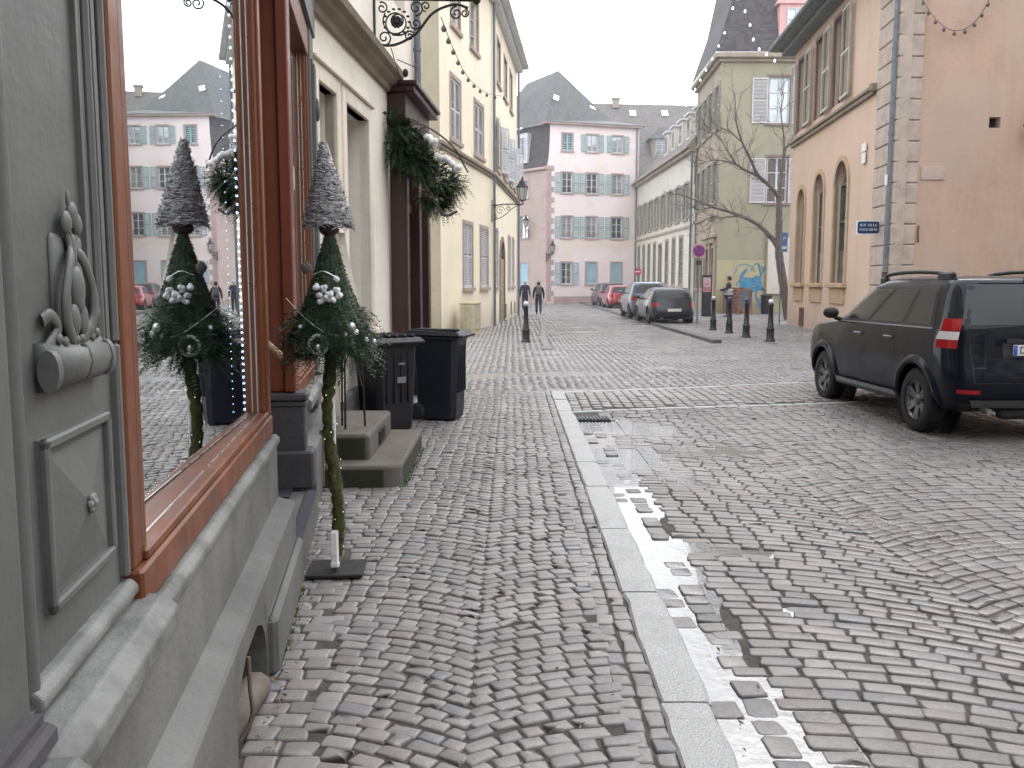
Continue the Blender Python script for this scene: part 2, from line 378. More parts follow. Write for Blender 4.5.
# ---------------------------------------------------------------- ground
KX0, KX1 = .57, .77
DIPS = []
for px, py, sx_, sy_ in ((650, 500, .22, .5), (700, 545, .2, .16), (752, 552, .2, .08), (690, 480, .18, .3), (640, 455, .2, .7), (660, 430, .35, .4), (620, 425, .25, .6), (730, 450, .3, .2), (880, 520, .14, .08), (820, 470, .2, .12), (700, 640, .1, .12), (800, 610, .12, .05)):
    p_ = G(px, py, -.05); DIPS.append((p_.x, p_.y, sx_, sy_, .0165))
_r = random.Random(5)
for i in range(34):
    x_, y_ = _r.uniform(.4, 6.5), _r.uniform(14.3, 34)
    if i < 12: x_, y_ = _r.uniform(-.6, 1.5), _r.uniform(13.2, 16)
    DIPS.append((x_, y_, _r.uniform(.15, .7), _r.uniform(.15, .5), .0125))
def sm(t): t = np.clip(t, 0, 1); return t*t*(3-2*t)
def zg(x, y):
    x = np.asarray(x, float); y = np.asarray(y, float)
    road = np.where(x > KX1, -.05*(1-sm((y-10.6)/2.2)), 0.0)
    gut = np.where((x > KX1) & (y < 11.2), -(.018+.005*np.sin(y*1.1+.5)+.003*np.sin(y*3.7))*np.exp(-((x-.87)/np.clip(.025+.012*y, .06, .14))**2), 0)
    for (dx, dy, sx_, sy_, dd) in DIPS: gut = gut-dd*np.exp(-((x-dx)/sx_)**2-((y-dy)/sy_)**2)
    rp = np.where((x > 5.5) & (y > 23.8), .07*sm((y-23.8)/2.5), 0)
    und = .004*np.sin(x*1.7+y*.9)+.003*np.sin(y*2.3-x)
    return road+gut+rp+und*(x > -.9)
def stone_mesh(name, mat, cx, cy, rot, w_, l_, lod, gap=.012, dome=.0008, zoff=0, jit=.0019):
    n = len(cx); hw = np.maximum(w_-gap, .02)/2; hl = np.maximum(l_-gap, .02)/2
    if lod == 2:
        k = 8; c = .18
        bx = np.array([-1+c, 1-c, 1, 1, 1-c, -1+c, -1, -1]); by = np.array([-1, -1, -1+c, 1-c, 1, 1, 1-c, -1+c])
    else:
        k = 4; bx = np.array([-1, 1, 1, -1.]); by = np.array([-1, -1, 1, 1.])
    jx = rng.normal(0, .0045, (n, k)); jy = rng.normal(0, .004, (n, k))
    X = bx[None]*hw[:, None]+jx; Y = by[None]*hl[:, None]+jy
    base = zg(cx, cy)+rng.normal(0, jit, n)+zoff; tx = rng.normal(0, .014, n); ty = rng.normal(0, .014, n)
    ca, sa = np.cos(rot)[:, None], np.sin(rot)[:, None]
    rings = []
    spec = [(0, -.045), (0, -.007), (.004, -.0014), (.011, 0)] if lod == 2 else [(0, -.03), (.008, 0)]
    for s_, dz in spec:
        xx = X*(1-np.minimum(s_/hw, .3)[:, None]); yy = Y*(1-np.minimum(s_/hl, .3)[:, None])
        zz = base[:, None]+dz+xx*tx[:, None]+yy*ty[:, None]
        rings.append(np.stack([cx[:, None]+xx*ca-yy*sa, cy[:, None]+xx*sa+yy*ca, zz], -1))
    V = np.concatenate(rings, 1)
    if lod == 2: V = np.concatenate([V, np.stack([cx, cy, base+dome], -1)[:, None]], 1)
    nv = V.shape[1]; F = []
    nr = len(spec)
    for r_ in range(nr-1):
        for i in range(k): j = (i+1) % k; F.append((r_*k+i, r_*k+j, r_*k+k+j, r_*k+k+i))
    if lod == 2:
        o = (nr-1)*k
        for i in range(k): F.append((o+i, o+(i+1) % k, nv-1))
    else: F.append(tuple((nr-1)*k+i for i in range(k)))
    lens = np.array([len(f) for f in F]); flatf = np.concatenate([np.array(f) for f in F])
    loops = (flatf[None]+(np.arange(n)*nv)[:, None]).ravel(); tot = np.tile(lens, n); st = np.concatenate([[0], np.cumsum(tot)[:-1]])
    me = bpy.data.meshes.new(name); me.vertices.add(n*nv); me.vertices.foreach_set('co', V.reshape(-1).astype(np.float32))
    me.loops.add(len(loops)); me.loops.foreach_set('vertex_index', loops.astype(np.int32))
    me.polygons.add(len(tot)); me.polygons.foreach_set('loop_start', st.astype(np.int32)); me.polygons.foreach_set('loop_total', tot.astype(np.int32))
    if lod == 2: me.polygons.foreach_set('use_smooth', np.ones(len(tot), bool))
    me.update(calc_edges=True); me.materials.append(mat)
    o = bpy.data.objects.new(name, me); COL.objects.link(o); return struct(o)
def arcs(x0, x1, y0, y1, w_, Rr, d, a, phase, mask):
    """segmental arches, as the paviour lays them"""
    CX = []; CY = []; RO = []; LW = []; LL = []
    ph = math.asin(w_/2/Rr)
    for p in range(int((x0-phase)/w_)-1, int((x1-phase)/w_)+2):
        xc = phase+p*w_
        for k in range(int((y0-1)/d), int((y1+Rr)/d)+1):
            yk = k*d+rng.normal(0, .004); nst = max(3, int(round(2*ph*Rr/a)))
            e = np.linspace(-ph, ph, nst+1); e[1:-1] += np.clip(rng.normal(0, .11*a/Rr, nst-1), -.22*a/Rr, .22*a/Rr)
            c = (e[1:]+e[:-1])/2; wd = (e[1:]-e[:-1])*Rr
            CX.append(xc+Rr*np.sin(c)); CY.append(yk+Rr*np.cos(c)-Rr); RO.append(-c); LW.append(wd); LL.append(d*np.cos(c)*np.ones(nst))
    CX, CY, RO, LW, LL = map(np.concatenate, (CX, CY, RO, LW, LL))
    m = (CX > x0) & (CX < x1) & (CY > y0) & (CY < y1) & mask(CX, CY)
    return [q[m] for q in (CX, CY, RO, LW, LL)]
def rows(x0, x1, y0, y1, d, a, axis, mask, slope=0):
    """straight courses: axis 0 = courses across the street, 1 = along it"""
    CX = []; CY = []; LW = []; LL = []
    A0, A1, B0, B1 = (x0, x1, y0, y1) if axis == 0 else (y0, y1, x0, x1)
    for k in range(int(max(1, round((B1-B0)/d)))):
        b = B0+(k+.5)*(B1-B0)/max(1, round((B1-B0)/d)); e = [A0-rng.random()*a*.5]
        while e[-1] < A1: e.append(e[-1]+a*rng.uniform(.8, 1.25))
        e = np.array(e); c = (e[1:]+e[:-1])/2
        CX.append(c if axis == 0 else np.full(len(c), b)); CY.append(np.full(len(c), b) if axis == 0 else c)
        LW.append(e[1:]-e[:-1] if axis == 0 else np.full(len(c), d)); LL.append(np.full(len(c), d) if axis == 0 else e[1:]-e[:-1])
    CX, CY, LW, LL = map(np.concatenate, (CX, CY, LW, LL)); CY = CY+slope*(CX-x0)
    m = mask(CX, CY); RO = np.full(len(CX), math.atan(slope))+rng.normal(0, .02, len(CX))
    return [q[m] for q in (CX, CY, RO, LW, LL)]
def cat(*L): return [np.concatenate(q) for q in zip(*L)]
D1 = R(-8.2); WX, WY = -1.3384, 4.8786            # shop facade reference point and direction
def wallx(y): return np.where(y < 8.3, -1.19+(y-4.9)*math.tan(D1), -1.78)
band0 = lambda x: 13.15+.32*(x-.41)*1.0            # far line of the crossing band
band1 = lambda x: 11.35+.20*(x-.41)                # near line
always = lambda x, y: x == x
ZB = 22
wk = cat(arcs(-2.2, .40, -2.5, 13.3, 1.52, 1.3, .084, .108, -.92, lambda x, y: (x > wallx(y)+.22)),
         rows(.40, KX0, -2.5, 13.3, .085, .11, 1, always), rows(-2.1, 0.3, -2.5, 13.3, .1, .13, 0, lambda x, y: (x > wallx(y)-.05) & (x < wallx(y)+.22)))
stone_mesh('sidewalk', M['cob_walk'], *wk, 2, .0075)
rd = arcs(1.02, 9.5, -2.5, 13.5, 2.7, 2.25, .1, .175, 1.0, lambda x, y: (y < band1(x)-.06) & (y < 20))
stone_mesh('road', M['cob_road'], *rd, 2, .0105)
gt = rows(KX1, 1.04, -2.5, 11.0, .135, .14, 1, always)
stone_mesh('road_gutter', M['gutter'], *gt, 2, .014, jit=.007)
cb = rows(.77, 7.0, 11.0, 15.6, .14, .19, 1, lambda x, y: (y < band0(x)-.1) & (y > band1(x)+.12))
stone_mesh('crossing', M['cob_road'], *cb, 2, .016)
ln = rows(.78, 7.5, 13.15, 13.27, .12, .45, 0, always, .32)
l2 = rows(.78, 7.5, 11.35, 11.47, .12, .4, 0, always, .20)
stone_mesh('crossing_border', M['granite'], *cat(ln, l2), 2, .014, zoff=.004)
fr = arcs(-3.2, 14, 13.3, 34, 2.2, 1.8, .12, .15, .3, lambda x, y: np.where(x > .9, y > band0(x)+.1, y > 13.3))
fr2 = cat(arcs(7.0, 15.4, 11.0, 18, 2.2, 1.8, .12, .15, .3, lambda x, y: (y > 13.5) & (y < band0(x)+.1)), arcs(9.5, 15.4, -2.5, 13.5, 2.7, 2.25, .1, .175, 1.0, always), arcs(-6, -3.2, 14.5, 26.3, 2.2, 1.8, .12, .15, .3, always))
stone_mesh('street', M['cob_far'], *cat(fr, fr2), 1, .018)
fr3 = arcs(-4, 14, 34, 76, 2.2, 1.8, .16, .2, .3, always)
stone_mesh('street_end', M['cob_far'], *fr3, 1, .022)
def grid_sheet(name, mat, x0, x1, y0, y1, dz, nx, ny):
    xs = np.linspace(x0, x1, nx); ys = np.linspace(y0, y1, ny); XX, YY = np.meshgrid(xs, ys)
    ZZ = zg(XX, YY)+dz; v = np.stack([XX, YY, ZZ], -1).reshape(-1, 3).tolist()
    f = [(j*nx+i, j*nx+i+1, (j+1)*nx+i+1, (j+1)*nx+i) for j in range(ny-1) for i in range(nx-1)]
    me = bpy.data.meshes.new(name); me.from_pydata(v, [], f); me.materials.append(mat); o = bpy.data.objects.new(name, me); COL.objects.link(o); return struct(o)
grid_sheet('paving_bed', M['bed'], -3.0, KX0+.05, -2.7, 13.6, -.0075, 20, 60)
grid_sheet('road_bed', M['bed'], KX1-.05, 15.45, -2.7, 13.7, -.0095, 220, 260)
grid_sheet('street_bed', M['bed'], -6, 18, 13.5, 80, -.009, 150, 400)
gm = stucco('ground_cobbles', (.13, .12, .12), .7, 3, 0, .8, .8)
b = MB(); b.box(-400, 400, -400, 400, -.5, -.13); struct(b.build('ground', gm))
# dark patch under the parked car: some tarmac, mostly its shadow painted in
b = MB(); b.add([(4.75, 12.2, -.0), (7.2, 12.5, -.0), (7.2, 13.6, .004), (4.45, 13.9, .004)], [(0, 1, 2, 3)])
struct(b.build('asphalt_shadow_patch', paint('asphalt_with_shadow', (.055, .053, .054), .7, .7, 6, .6, 0, 150)))
# kerbs
def kstone(b, x0, x1, y0, y1, z, n=9):
    vs = []; q = random.uniform; w0, w1 = q(-.003, .003), q(-.003, .003)
    for i in range(n):
        t = i/(n-1); y = y0+(y1-y0)*t; e = .010 if i in (0, n-1) else 0; j = lambda s: random.gauss(0, s)
        a, c = x0+w0*t+j(.0022), x1+w1*t+j(.0022); zz = z-e+j(.0012)
        if random.random() < .06: a += .012
        if random.random() < .06: c -= .012
        for x, zq in ((a, -.2), (a, zz-.012), (a+.009+abs(j(.003)), zz-.001), (a+(c-a)*.35, zz+j(.001)), (a+(c-a)*.7, zz+j(.001)), (c-.012-abs(j(.004)), zz-.001), (c, zz-.018), (c, -.2)): vs.append((x, y, zq))
    fs = [(i*8+k, i*8+k+1, i*8+9+k, i*8+8+k) for i in range(n-1) for k in range(7)]+[tuple(range(8)), tuple(range(n*8-1, n*8-9, -1))]
    b.add(vs, fs)
b = MB(); y = -3.0
while y < 13.3:
    L = random.uniform(.85, 1.25); L = min(L, 13.35-y); dx = random.uniform(-.003, .003)
    kstone(b, KX0+dx, KX1+dx, y+.008, y+L-.006, .012+random.uniform(-.004, .004)); y += L
k = b.build('kerb', M['granite']); struct(k)
b = MB()
kl = [(.99, 22.3), (1.0, 25.5), (1.28, 34), (1.45, 42), (1.75, 50), (2.1, 62)]
for (x0, y0), (x1, y1) in zip(kl, kl[1:]):
    n = max(1, int((y1-y0)/1.0)); a = math.atan2(-(x1-x0), y1-y0)
    for i in range(n):
        t = (i+.5)/n; F = frame(x0+(x1-x0)*t, y0+(y1-y0)*t, a)
        b.box(-.2, -.02, -(y1-y0)/n/2+.006, (y1-y0)/n/2-.006, -.1, .035, F, .008)
for i in range(2): b.box(.72+i*.0, 1.0, 22.3-.3*i-.28, 22.3-.3*i, -.1, .03, None, .008)
struct(b.build('kerb', M['kerb_mid']))
b = MB(); kr = [(5.5, 75), (5.5, 44), (5.5, 30), (5.5, 24.0)]
for (x0, y0), (x1, y1) in zip(kr, kr[1:]):
    L = math.hypot(x1-x0, y1-y0); n = max(1, int(L/1.0)); a = math.atan2(-(x1-x0), y1-y0)
    for i in range(n):
        t = (i+.5)/n; F = frame(x0+(x1-x0)*t, y0+(y1-y0)*t, a); b.box(-.1, .16, -L/n/2+.006, L/n/2-.006, -.1, .10, F, .012)
struct(b.build('kerb', M['kerb_dark']))
# drain by the kerb
dr = MB(); dr.box(.80, 1.2, 10.75, 11.05, -.09, -.045)
for i in range(9): dr.box(.82+i*.042, .84+i*.042, 10.76, 11.04, -.045, -.03)
tag(dr.build('drain_grate', M['iron']), 'small iron drain grate in the gutter beside the pale kerb', 'drain')
# water
def blob(b, cx, cy, rx, ry, z, n=40, rough=.35, seed=0):
    r_ = random.Random(seed); ph = [(r_.uniform(0, 6.28), r_.randint(2, 9), r_.uniform(.3, 1)) for _ in range(7)]
    pts = []
    for i in range(n):
        q = 2*pi*i/n; k = 1+rough*sum(a*math.sin(f*q+p) for p, f, a in ph)/3
        pts.append((cx+rx*k*math.cos(q), cy+ry*k*math.sin(q), z))
    b.add([(cx, cy, z)]+pts, [(0, 1+i, 1+(i+1) % n) for i in range(n)])
wb = MB(); wb.box(KX1+.002, 1.25, -2.5, 10.72, -.11, -.0606); struct(wb.build('water', M['water']))
wb = MB()
for q_, (x_, y_, sx_, sy_, dd) in enumerate(DIPS[:12]): wb.add([(max(1.26, x_+2.3*sx_*math.cos(k*pi/12)), y_+2.3*sy_*math.sin(k*pi/12), -.0615-.00005*q_) for k in range(24)], [tuple(range(24))])
struct(wb.build('water', M['water']))
wb = MB()
for q_, (x_, y_, sx_, sy_, dd) in enumerate(DIPS[12:]): wb.add([(x_+2.2*sx_*math.cos(k*pi/12), y_+2.2*sy_*math.sin(k*pi/12), -.0108-.00002*q_) for k in range(24)], [tuple(range(24))])
struct(wb.build('water', M['water']))
# leaves and weeds by the wall foot
b = MB(); lr = random.Random(3)
for i in range(170):
    if lr.random() < .75: y = lr.uniform(1.8, 8); x = float(wallx(y))+abs(lr.gauss(0, .05))+.01
    else: x, y = lr.choice([(lr.uniform(.8, 1.1), lr.uniform(2.2, 4)), (lr.uniform(-1, .5), lr.uniform(2, 8))])
    z = float(zg(x, y))+.012; F = Matrix.Translation((x, y, z)) @ Euler((lr.uniform(-.5, .5), lr.uniform(-.5, .5), lr.uniform(0, 6))).to_matrix().to_4x4()
    s_ = lr.uniform(.005, .017); b.add([(-s_, 0, 0), (0, -s_*.5, .003), (s_*1.3, 0, 0), (0, s_*.5, .004)], [(0, 1, 2, 3)], F)
tag(b.build('fallen_leaves', M['leaf']), 'small dead leaves and dirt along the wall foot and gutter', 'leaves', kind='stuff')
b = MB()
for i in range(420):
    if lr.random() < .55: y = lr.uniform(3.6, 4.6); x = float(wallx(y))+abs(lr.gauss(0, .015))+.02
    else: y = lr.uniform(6.95, 8.7); x = -.87+abs(lr.gauss(0, .02))
    a = lr.uniform(0, 6.28); h = lr.uniform(.008, .03); dx, dy = .006*math.cos(a), .006*math.sin(a)
    b.add([(x-dx, y-dy, -.01), (x+dx, y+dy, -.01), (x+dy*3, y-dx*3, h)], [(0, 1, 2)])
tag(b.build('weeds', M['weed']), 'green weeds and moss in the joints by the wall and steps', 'weeds', kind='stuff')
# ---------------------------------------------------------------- facade helpers
def wall(b, L0, L1, Z0, Z1, ops, depth=.25, y=0, F=None):
    """wall face with rectangular openings (u0,u1,z0,z1) and their reveals"""
    us = sorted({L0, L1, *[o[0] for o in ops], *[o[1] for o in ops]}); zs = sorted({Z0, Z1, *[o[2] for o in ops], *[o[3] for o in ops]})
    us = [u for u in us if L0 <= u <= L1]; zs = [z for z in zs if Z0 <= z <= Z1]
    for i in range(len(us)-1):
        for j in range(len(zs)-1):
            cu, cz = (us[i]+us[i+1])/2, (zs[j]+zs[j+1])/2
            if any(o[0] < cu < o[1] and o[2] < cz < o[3] for o in ops): continue
            b.add([(us[i], y, zs[j]), (us[i+1], y, zs[j]), (us[i+1], y, zs[j+1]), (us[i], y, zs[j+1])], [(0, 1, 2, 3)], F)
    for (a, c, d, e) in [o[:4] for o in ops]:
        Y = y+depth
        b.add([(a, y, d), (c, y, d), (c, y, e), (a, y, e), (a, Y, d), (c, Y, d), (c, Y, e), (a, Y, e)], [(0, 4, 5, 1), (1, 5, 6, 2), (2, 6, 7, 3), (3, 7, 4, 0)], F)
def surround(b, u0, u1, z0, z1, w_=.14, p=.03, sill=.08, F=None, y=0):
    b.box(u0-w_, u0, y-p, y+.05, z0, z1+w_, F); b.box(u1, u1+w_, y-p, y+.05, z0, z1+w_, F); b.box(u0+.002, u1-.002, y-p-.004, y+.05, z1, z1+w_-.003, F)
    if sill: b.box(u0-w_-.04, u1+w_+.04, y-p-sill, y+.05, z0-.12, z0-.002, F)
def surr(par, F, o, mat, *a): b = MB(F); surround(b, *o[:4], *a); return b.build('surround', mat, par)
def window(par, F, u0, u1, z0, z1, d=.2, nx=2, nz=3, fm=None, gm=None, fw=.05, name='window', curtain=False):
    b = MB(F); y0, y1 = d-.04, d+.02
    b.box(u0, u0+fw, y0, y1, z0, z1); b.box(u1-fw, u1, y0, y1, z0, z1); b.box(u0+fw, u1-fw, y0, y1, z0, z0+fw); b.box(u0+fw, u1-fw, y0, y1, z1-fw, z1)
    mid = (u0+u1)/2
    if nx > 1: b.box(mid-fw*.6, mid+fw*.6, y0-.006, y1, z0+fw, z1-fw)
    for k in range(1, nz):
        z = z0+(z1-z0)*k/nz; t = fw*.3
        if nx > 1: b.box(u0+fw, mid-fw*.6, y0+.01, y1, z-t, z+t); b.box(mid+fw*.6, u1-fw, y0+.01, y1, z-t, z+t)
        else: b.box(u0+fw, u1-fw, y0+.01, y1, z-t, z+t)
    o = b.build(name, fm or M['white_p'], par)
    if gm is None and int(abs(u0*7.3+z0*3.1)) % 3 == 0: gm = M['glass_curtain']
    g = MB(F); g.quad((u0, d+.012, z0), (u1, d+.012, z0), (u1, d+.012, z1), (u0, d+.012, z1)); g.build('pane', gm or M['glass'], o); return o
def shutter(par, F, u0, z0, w_, h, mat, louv=True, ang=0, hinge='l', y=-.05, n=None, name='shutter'):
    """a louvred or boarded shutter leaf, swung by ang about its hinge"""
    T = F @ Matrix.Translation((u0, y, z0)) @ Matrix.Rotation(ang, 4, 'Z'); b = MB(T); s = 1 if hinge == 'l' else -1
    X = lambda a, c: (min(a*s, c*s), max(a*s, c*s)); fr = .055
    b.box(*X(0, fr), -.02, .02, 0, h); b.box(*X(w_-fr, w_), -.02, .02, 0, h)
    for z in (0, h/2-.035, h-.07): b.box(*X(fr, w_-fr), -.02, .02, z, z+.07)
    if louv:
        n = n or int(h/.07)
        for i in range(n):
            z = .08+(h-.16)*i/n
            if abs(z-h/2) < .05: continue
            x0, x1 = X(fr, w_-fr); b.add([(x0, .015, z+.035), (x1, .015, z+.035), (x1, -.018, z), (x0, -.018, z), (x0, .015, z+.045), (x1, .015, z+.045), (x1, -.018, z+.01), (x0, -.018, z+.01)],
                                        [(0, 1, 2, 3), (4, 7, 6, 5), (3, 2, 6, 7), (0, 4, 5, 1)])
    else:
        b.box(*X(fr, w_-fr), -.01, .012, .07, h-.07)
        for z in (h*.18, h*.8): b.box(*X(.02, w_-.02), -.035, -.021, z, z+.05)
    return b.build(name, mat, par)
def text(body, size, mat, F, par, name='lettering', ext=.003):
    c = bpy.data.curves.new(name, 'FONT'); c.body = body; c.size = size; c.extrude = ext; c.align_x = 'CENTER'; c.align_y = 'CENTER'; c.resolution_u = 3
    o = bpy.data.objects.new('tmp', c); COL.objects.link(o); bpy.context.view_layer.update()
    me = bpy.data.meshes.new_from_object(o.evaluated_get(bpy.context.evaluated_depsgraph_get())); bpy.data.objects.remove(o)
    me.transform(WM.get(par.name, Matrix()).inverted() @ F @ Matrix.Rotation(pi/2, 4, 'X')); me.materials.clear(); me.materials.append(mat); me.name = name
    q = bpy.data.objects.new(name, me); COL.objects.link(q); q.parent = par; WM[q.name] = WM.get(par.name, Matrix()); return q
def bent(pts, n=10):
    """Catmull-Rom through points"""
    P = [Vector(p) for p in pts]; P = [P[0]*2-P[1]]+P+[P[-1]*2-P[-2]]; o = []
    for i in range(1, len(P)-2):
        for k in range(n):
            t = k/n; a, b_, c, d = P[i-1:i+3]
            o.append(.5*((2*b_)+(c-a)*t+(2*a-5*b_+4*c-d)*t*t+(3*b_-a-3*c+d)*t**3))
    o.append(P[-2]); return o
def spiral(cx, cz, r0, r1, a0, turns, y=0, n=26):
    return [(cx+(r0+(r1-r0)*i/n)*math.cos(a0+turns*2*pi*i/n), y, cz+(r0+(r1-r0)*i/n)*math.sin(a0+turns*2*pi*i/n)) for i in range(n+1)]
#PART2

hz = MB(); hz.box(-60, 60, 14, 130, -.4, 45); hm = bpy.data.materials.new('glare_haze'); hm.use_nodes = True; ht = hm.node_tree; ht.nodes.clear()  # thin scatter volume added to approximate veiling glare near the sky
ho = ht.nodes.new('ShaderNodeOutputMaterial'); hv = ht.nodes.new('ShaderNodeVolumeScatter'); hv.inputs['Density'].default_value = HAZE; hv.inputs['Color'].default_value = (.95, .98, 1, 1); hv.inputs['Anisotropy'].default_value = .3
ht.links.new(hv.outputs[0], ho.inputs['Volume']); hz_o = hz.build('haze', hm); struct(hz_o)
S.cycles.volume_bounces = 0
# ================================================================ the shop on the left
FS = frame(WX, WY, pi/2-D1)
shop = empty('shop_building', 'grey painted stone shop with varnished wooden window frames, nearest building on the left', 'building', WX, WY, pi/2-D1)
U0, U1 = -7.5, 3.4
b = MB(FS)
b.box(U0, -.155, -.062, .0, .45, .75)          # apron below the windows
b.box(-2.76, -.16, .0, .3, .5, .80); b.box(1.38, 3.0, .0, .3, .5, .82)
b.box(U0, -3.95, 0, .3, .5, .8); b.box(-3.95, -2.74, -.02, .35, .5, .86)
b.box(-.17, -.12, 0, 1.1, .2, 4.1)                                   # near jamb of the door recess
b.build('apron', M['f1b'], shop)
# plinth with its cellar mouth (opening u -2.2..-1.45, up to .34)
b = MB(FS)
prof = [(.02, .0), (-.15, .0), (-.15, .42), (-.142, .435), (-.06, .462), (.02, .462)]
def plinth(b, a, c, z0=0): b.prism([(p[0], max(p[1], z0)) for p in prof], a, c, 'x')
plinth(b, U0, -2.18); plinth(b, -1.44, -.16); plinth(b, -2.18, -1.44, .33)
for s_ in range(8):                                                  # rounded head of the mouth
    a0, a1 = pi*s_/8, pi*(s_+1)/8; m_ = -1.81
    p0, p1 = (m_+.37*math.cos(a0), .14+.2*math.sin(a0)), (m_+.37*math.cos(a1), .14+.2*math.sin(a1))
    b.prism([p0, p1, (p1[0], .335), (p0[0], .335)], -.148, .02, 'y')
b.box(-1.40, -.18, -.19, -.13, 0, .25, None, .02)
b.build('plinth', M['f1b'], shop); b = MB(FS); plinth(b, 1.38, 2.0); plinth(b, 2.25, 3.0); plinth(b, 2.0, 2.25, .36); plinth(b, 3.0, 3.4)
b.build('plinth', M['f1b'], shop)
b = MB(FS); b.box(-2.25, -1.40, .25, .3, 0, .5); b.build('cellar_mouth', M['dark'], shop); b = MB(FS); b.box(1.95, 2.3, .1, .12, 0, .5); b.build('cellar_mouth', M['dark'], shop)
b = MB(FS); b.tube(bent([(-2.15, -.02, .03), (-1.85, -.09, .07), (-1.6, -.12, .05), (-1.5, -.1, -.02)]), .06, 10); b.tube(bent([(-1.98, -.10, .0), (-1.95, -.16, .10), (-1.93, -.155, .2), (-1.92, -.15, .31)], 5), .008, 6)
b.build('stone_spout', M['rust'] if 0 else stucco('dirty_stone', (.16, .13, .11), .6, 5, .4, .9, .5), shop)
b = MB(FS); b.box(2.02, 2.06, -.165, -.14, .02, .46); b.box(2.02, 2.2, -.165, -.14, .42, .46); b.build('vent_frame', M['cornice'], shop)
# ledges
b = MB(FS)
def ledge(b, a, c, z, h, p, ch=.03): b.prism([(.05, z), (-p+ch*.6, z), (-p, z+ch*.5), (-p, z+h-ch), (-p+ch, z+h), (.05, z+h)], a, c, 'x')
ledge(b, -2.745, -.14, .745, .055, .078, .02)
ledge(b, -3.55, -2.745, .735, .10, .115, .035); ledge(b, U0, -3.55, .72, .12, .17, .04)
ledge(b, -3.42, -2.795, .85, .04, .035, .015)
b.build('ledge', M['f1l'], shop, .006); b = MB(FS); ledge(b, 1.41, 3.01, .70, .1, .13)
b.build('ledge', M['f1l'], shop, .006)
b = MB(FS); b.box(-3.72, -3.51, -.09, .0, .842, .885, None, .01); b.box(-3.70, -3.52, -.07, .0, .885, .90); b.build('ledge_block', M['sand_dark'], shop)
# near pilaster
b = MB(FS)
b.box(-3.53, -2.795, -.0, .3, .85, 4.2)
for x0, x1, p in ((-2.825, -2.797, .0), (-2.875, -2.85, -.008), (-2.93, -2.905, .0), (-2.98, -2.965, -.008)):
    b.box(x0, x1, -.02-p, 0, 1.46 if x0 > -3.3 else .94, 4.15, None, .008)
b.box(-2.825, -2.797, -.02, .1, .9, 1.46, None, .006)
b.tube([(-3.40, .008, .88), (-3.40, .008, 4.1)], .03, 14); b.tube([(-3.53, -.01, .88), (-3.53, -.01, 4.1)], .04, 14)
b.tube([(-2.95, -.0, 1.5), (-2.95, -.0, 4.1)], .012, 10)
b.box(-3.95, -3.53, -.05, .3, .9, 4.2)
b.build('pilaster', M['f1'], shop, .004)
b = MB(FS)                                                            # sunk panel with a pointed boss
px0, px1, pz0, pz1 = -3.30, -2.90, .985, 1.315; t = .022; FS0 = FS; FS = FS @ Matrix.Translation((0, .020, 0)) @ Matrix.Diagonal((1, .8, 1, 1)); b = MB(FS)
b.box(px0, px1, -.034, -.021, pz0, pz1)
for q in ((px0, px1, pz0, pz0+t), (px0, px1, pz1-t, pz1), (px0, px0+t, pz0, pz1), (px1-t, px1, pz0, pz1)): b.box(q[0], q[1], -.052, -.03, q[2], q[3], None, .005)
cx, cz = (px0+px1)/2, (pz0+pz1)/2
b.add([(px0+.04, -.035, pz0+.035), (px1-.04, -.035, pz0+.035), (px1-.04, -.035, pz1-.035), (px0+.04, -.035, pz1-.035), (cx, -.062, cz)], [(0, 1, 4), (1, 2, 4), (2, 3, 4), (3, 0, 4)])
pn = b.build('panel', M['f1'], shop)
b = MB(FS)
for k in range(6): a = k*pi/3; b.ball((cx+.013*math.cos(a), -.066, cz+.013*math.sin(a)), .009, 8)
b.ball((cx, -.072, cz), .01, 8); b.build('rosette', M['f1l'], pn); FS = FS0
# carved console
OF = FS @ Matrix.Translation((-3.09, .004, 1.40)) @ Matrix.Diagonal((.82, .42, .87, 1))
b = MB(OF)
b.prism([(0, .0), (-.06, .0), (-.10, .02), (-.115, .05), (-.10, .08), (-.07, .085), (-.05, .10), (0, .105)], -.23, .18, 'x')
for s_ in (-1, 1):
    xx = -.23 if s_ < 0 else .18
    b.tube([(xx-.015, -.075, .045), (xx+.015, -.075, .045)], .045, 16); b.tube(spiral(0, 0, .045, .008, 0, 1.6, xx), .009, 6, True, Matrix.Translation((xx, 0, 0)) @ Matrix.Rotation(pi/2, 4, 'Z') @ Matrix.Translation((-.075*1, 0, .045)))
    b.tube(bent([(s_*.20, -.03, .08), (s_*.13, -.05, .13), (s_*.17, -.045, .16), (s_*.2, -.03, .15)], 6), .016, 8)
    b.tube(bent([(s_*.03, -.05, .10), (s_*.095, -.07, .14), (s_*.10, -.075, .21), (s_*.055, -.07, .275), (s_*.02, -.05, .31), (s_*.035, -.045, .345)], 6), [.02]*12+[.017]*10+[.012]*9, 10)
    b.ball((s_*.038, -.05, .365), .028, 12, (1, .8, 1.0)); b.ball((s_*.03, -.06, .145), .03, 12, (1, .8, 1.3)); b.ball((s_*.065, -.055, .125), .022, 10, (1.2, .7, .8))
    for k in range(4): b.ball((s_*(.02+.04*k), -.06, .10+.008*(k % 2)), .018, 8, (1, .8, .7))
b.ball((0, -.06, .215), .04, 14, (1, .8, 1.35)); b.ball((0, -.07, .185), .025, 12, (1, .8, 1)); b.ball((0, -.05, .30), .022, 12, (.8, .8, 2.0)); b.ball((0, -.055, .385), .03, 12, (.9, .8, 1.0)); b.ball((0, -.04, .42), .012, 10, (.8, .8, 1.8))
b.box(-.11, .11, -.03, 0, .09, .34, None, .01)
b.build('carved_console', M['f1'], shop, smooth=True)
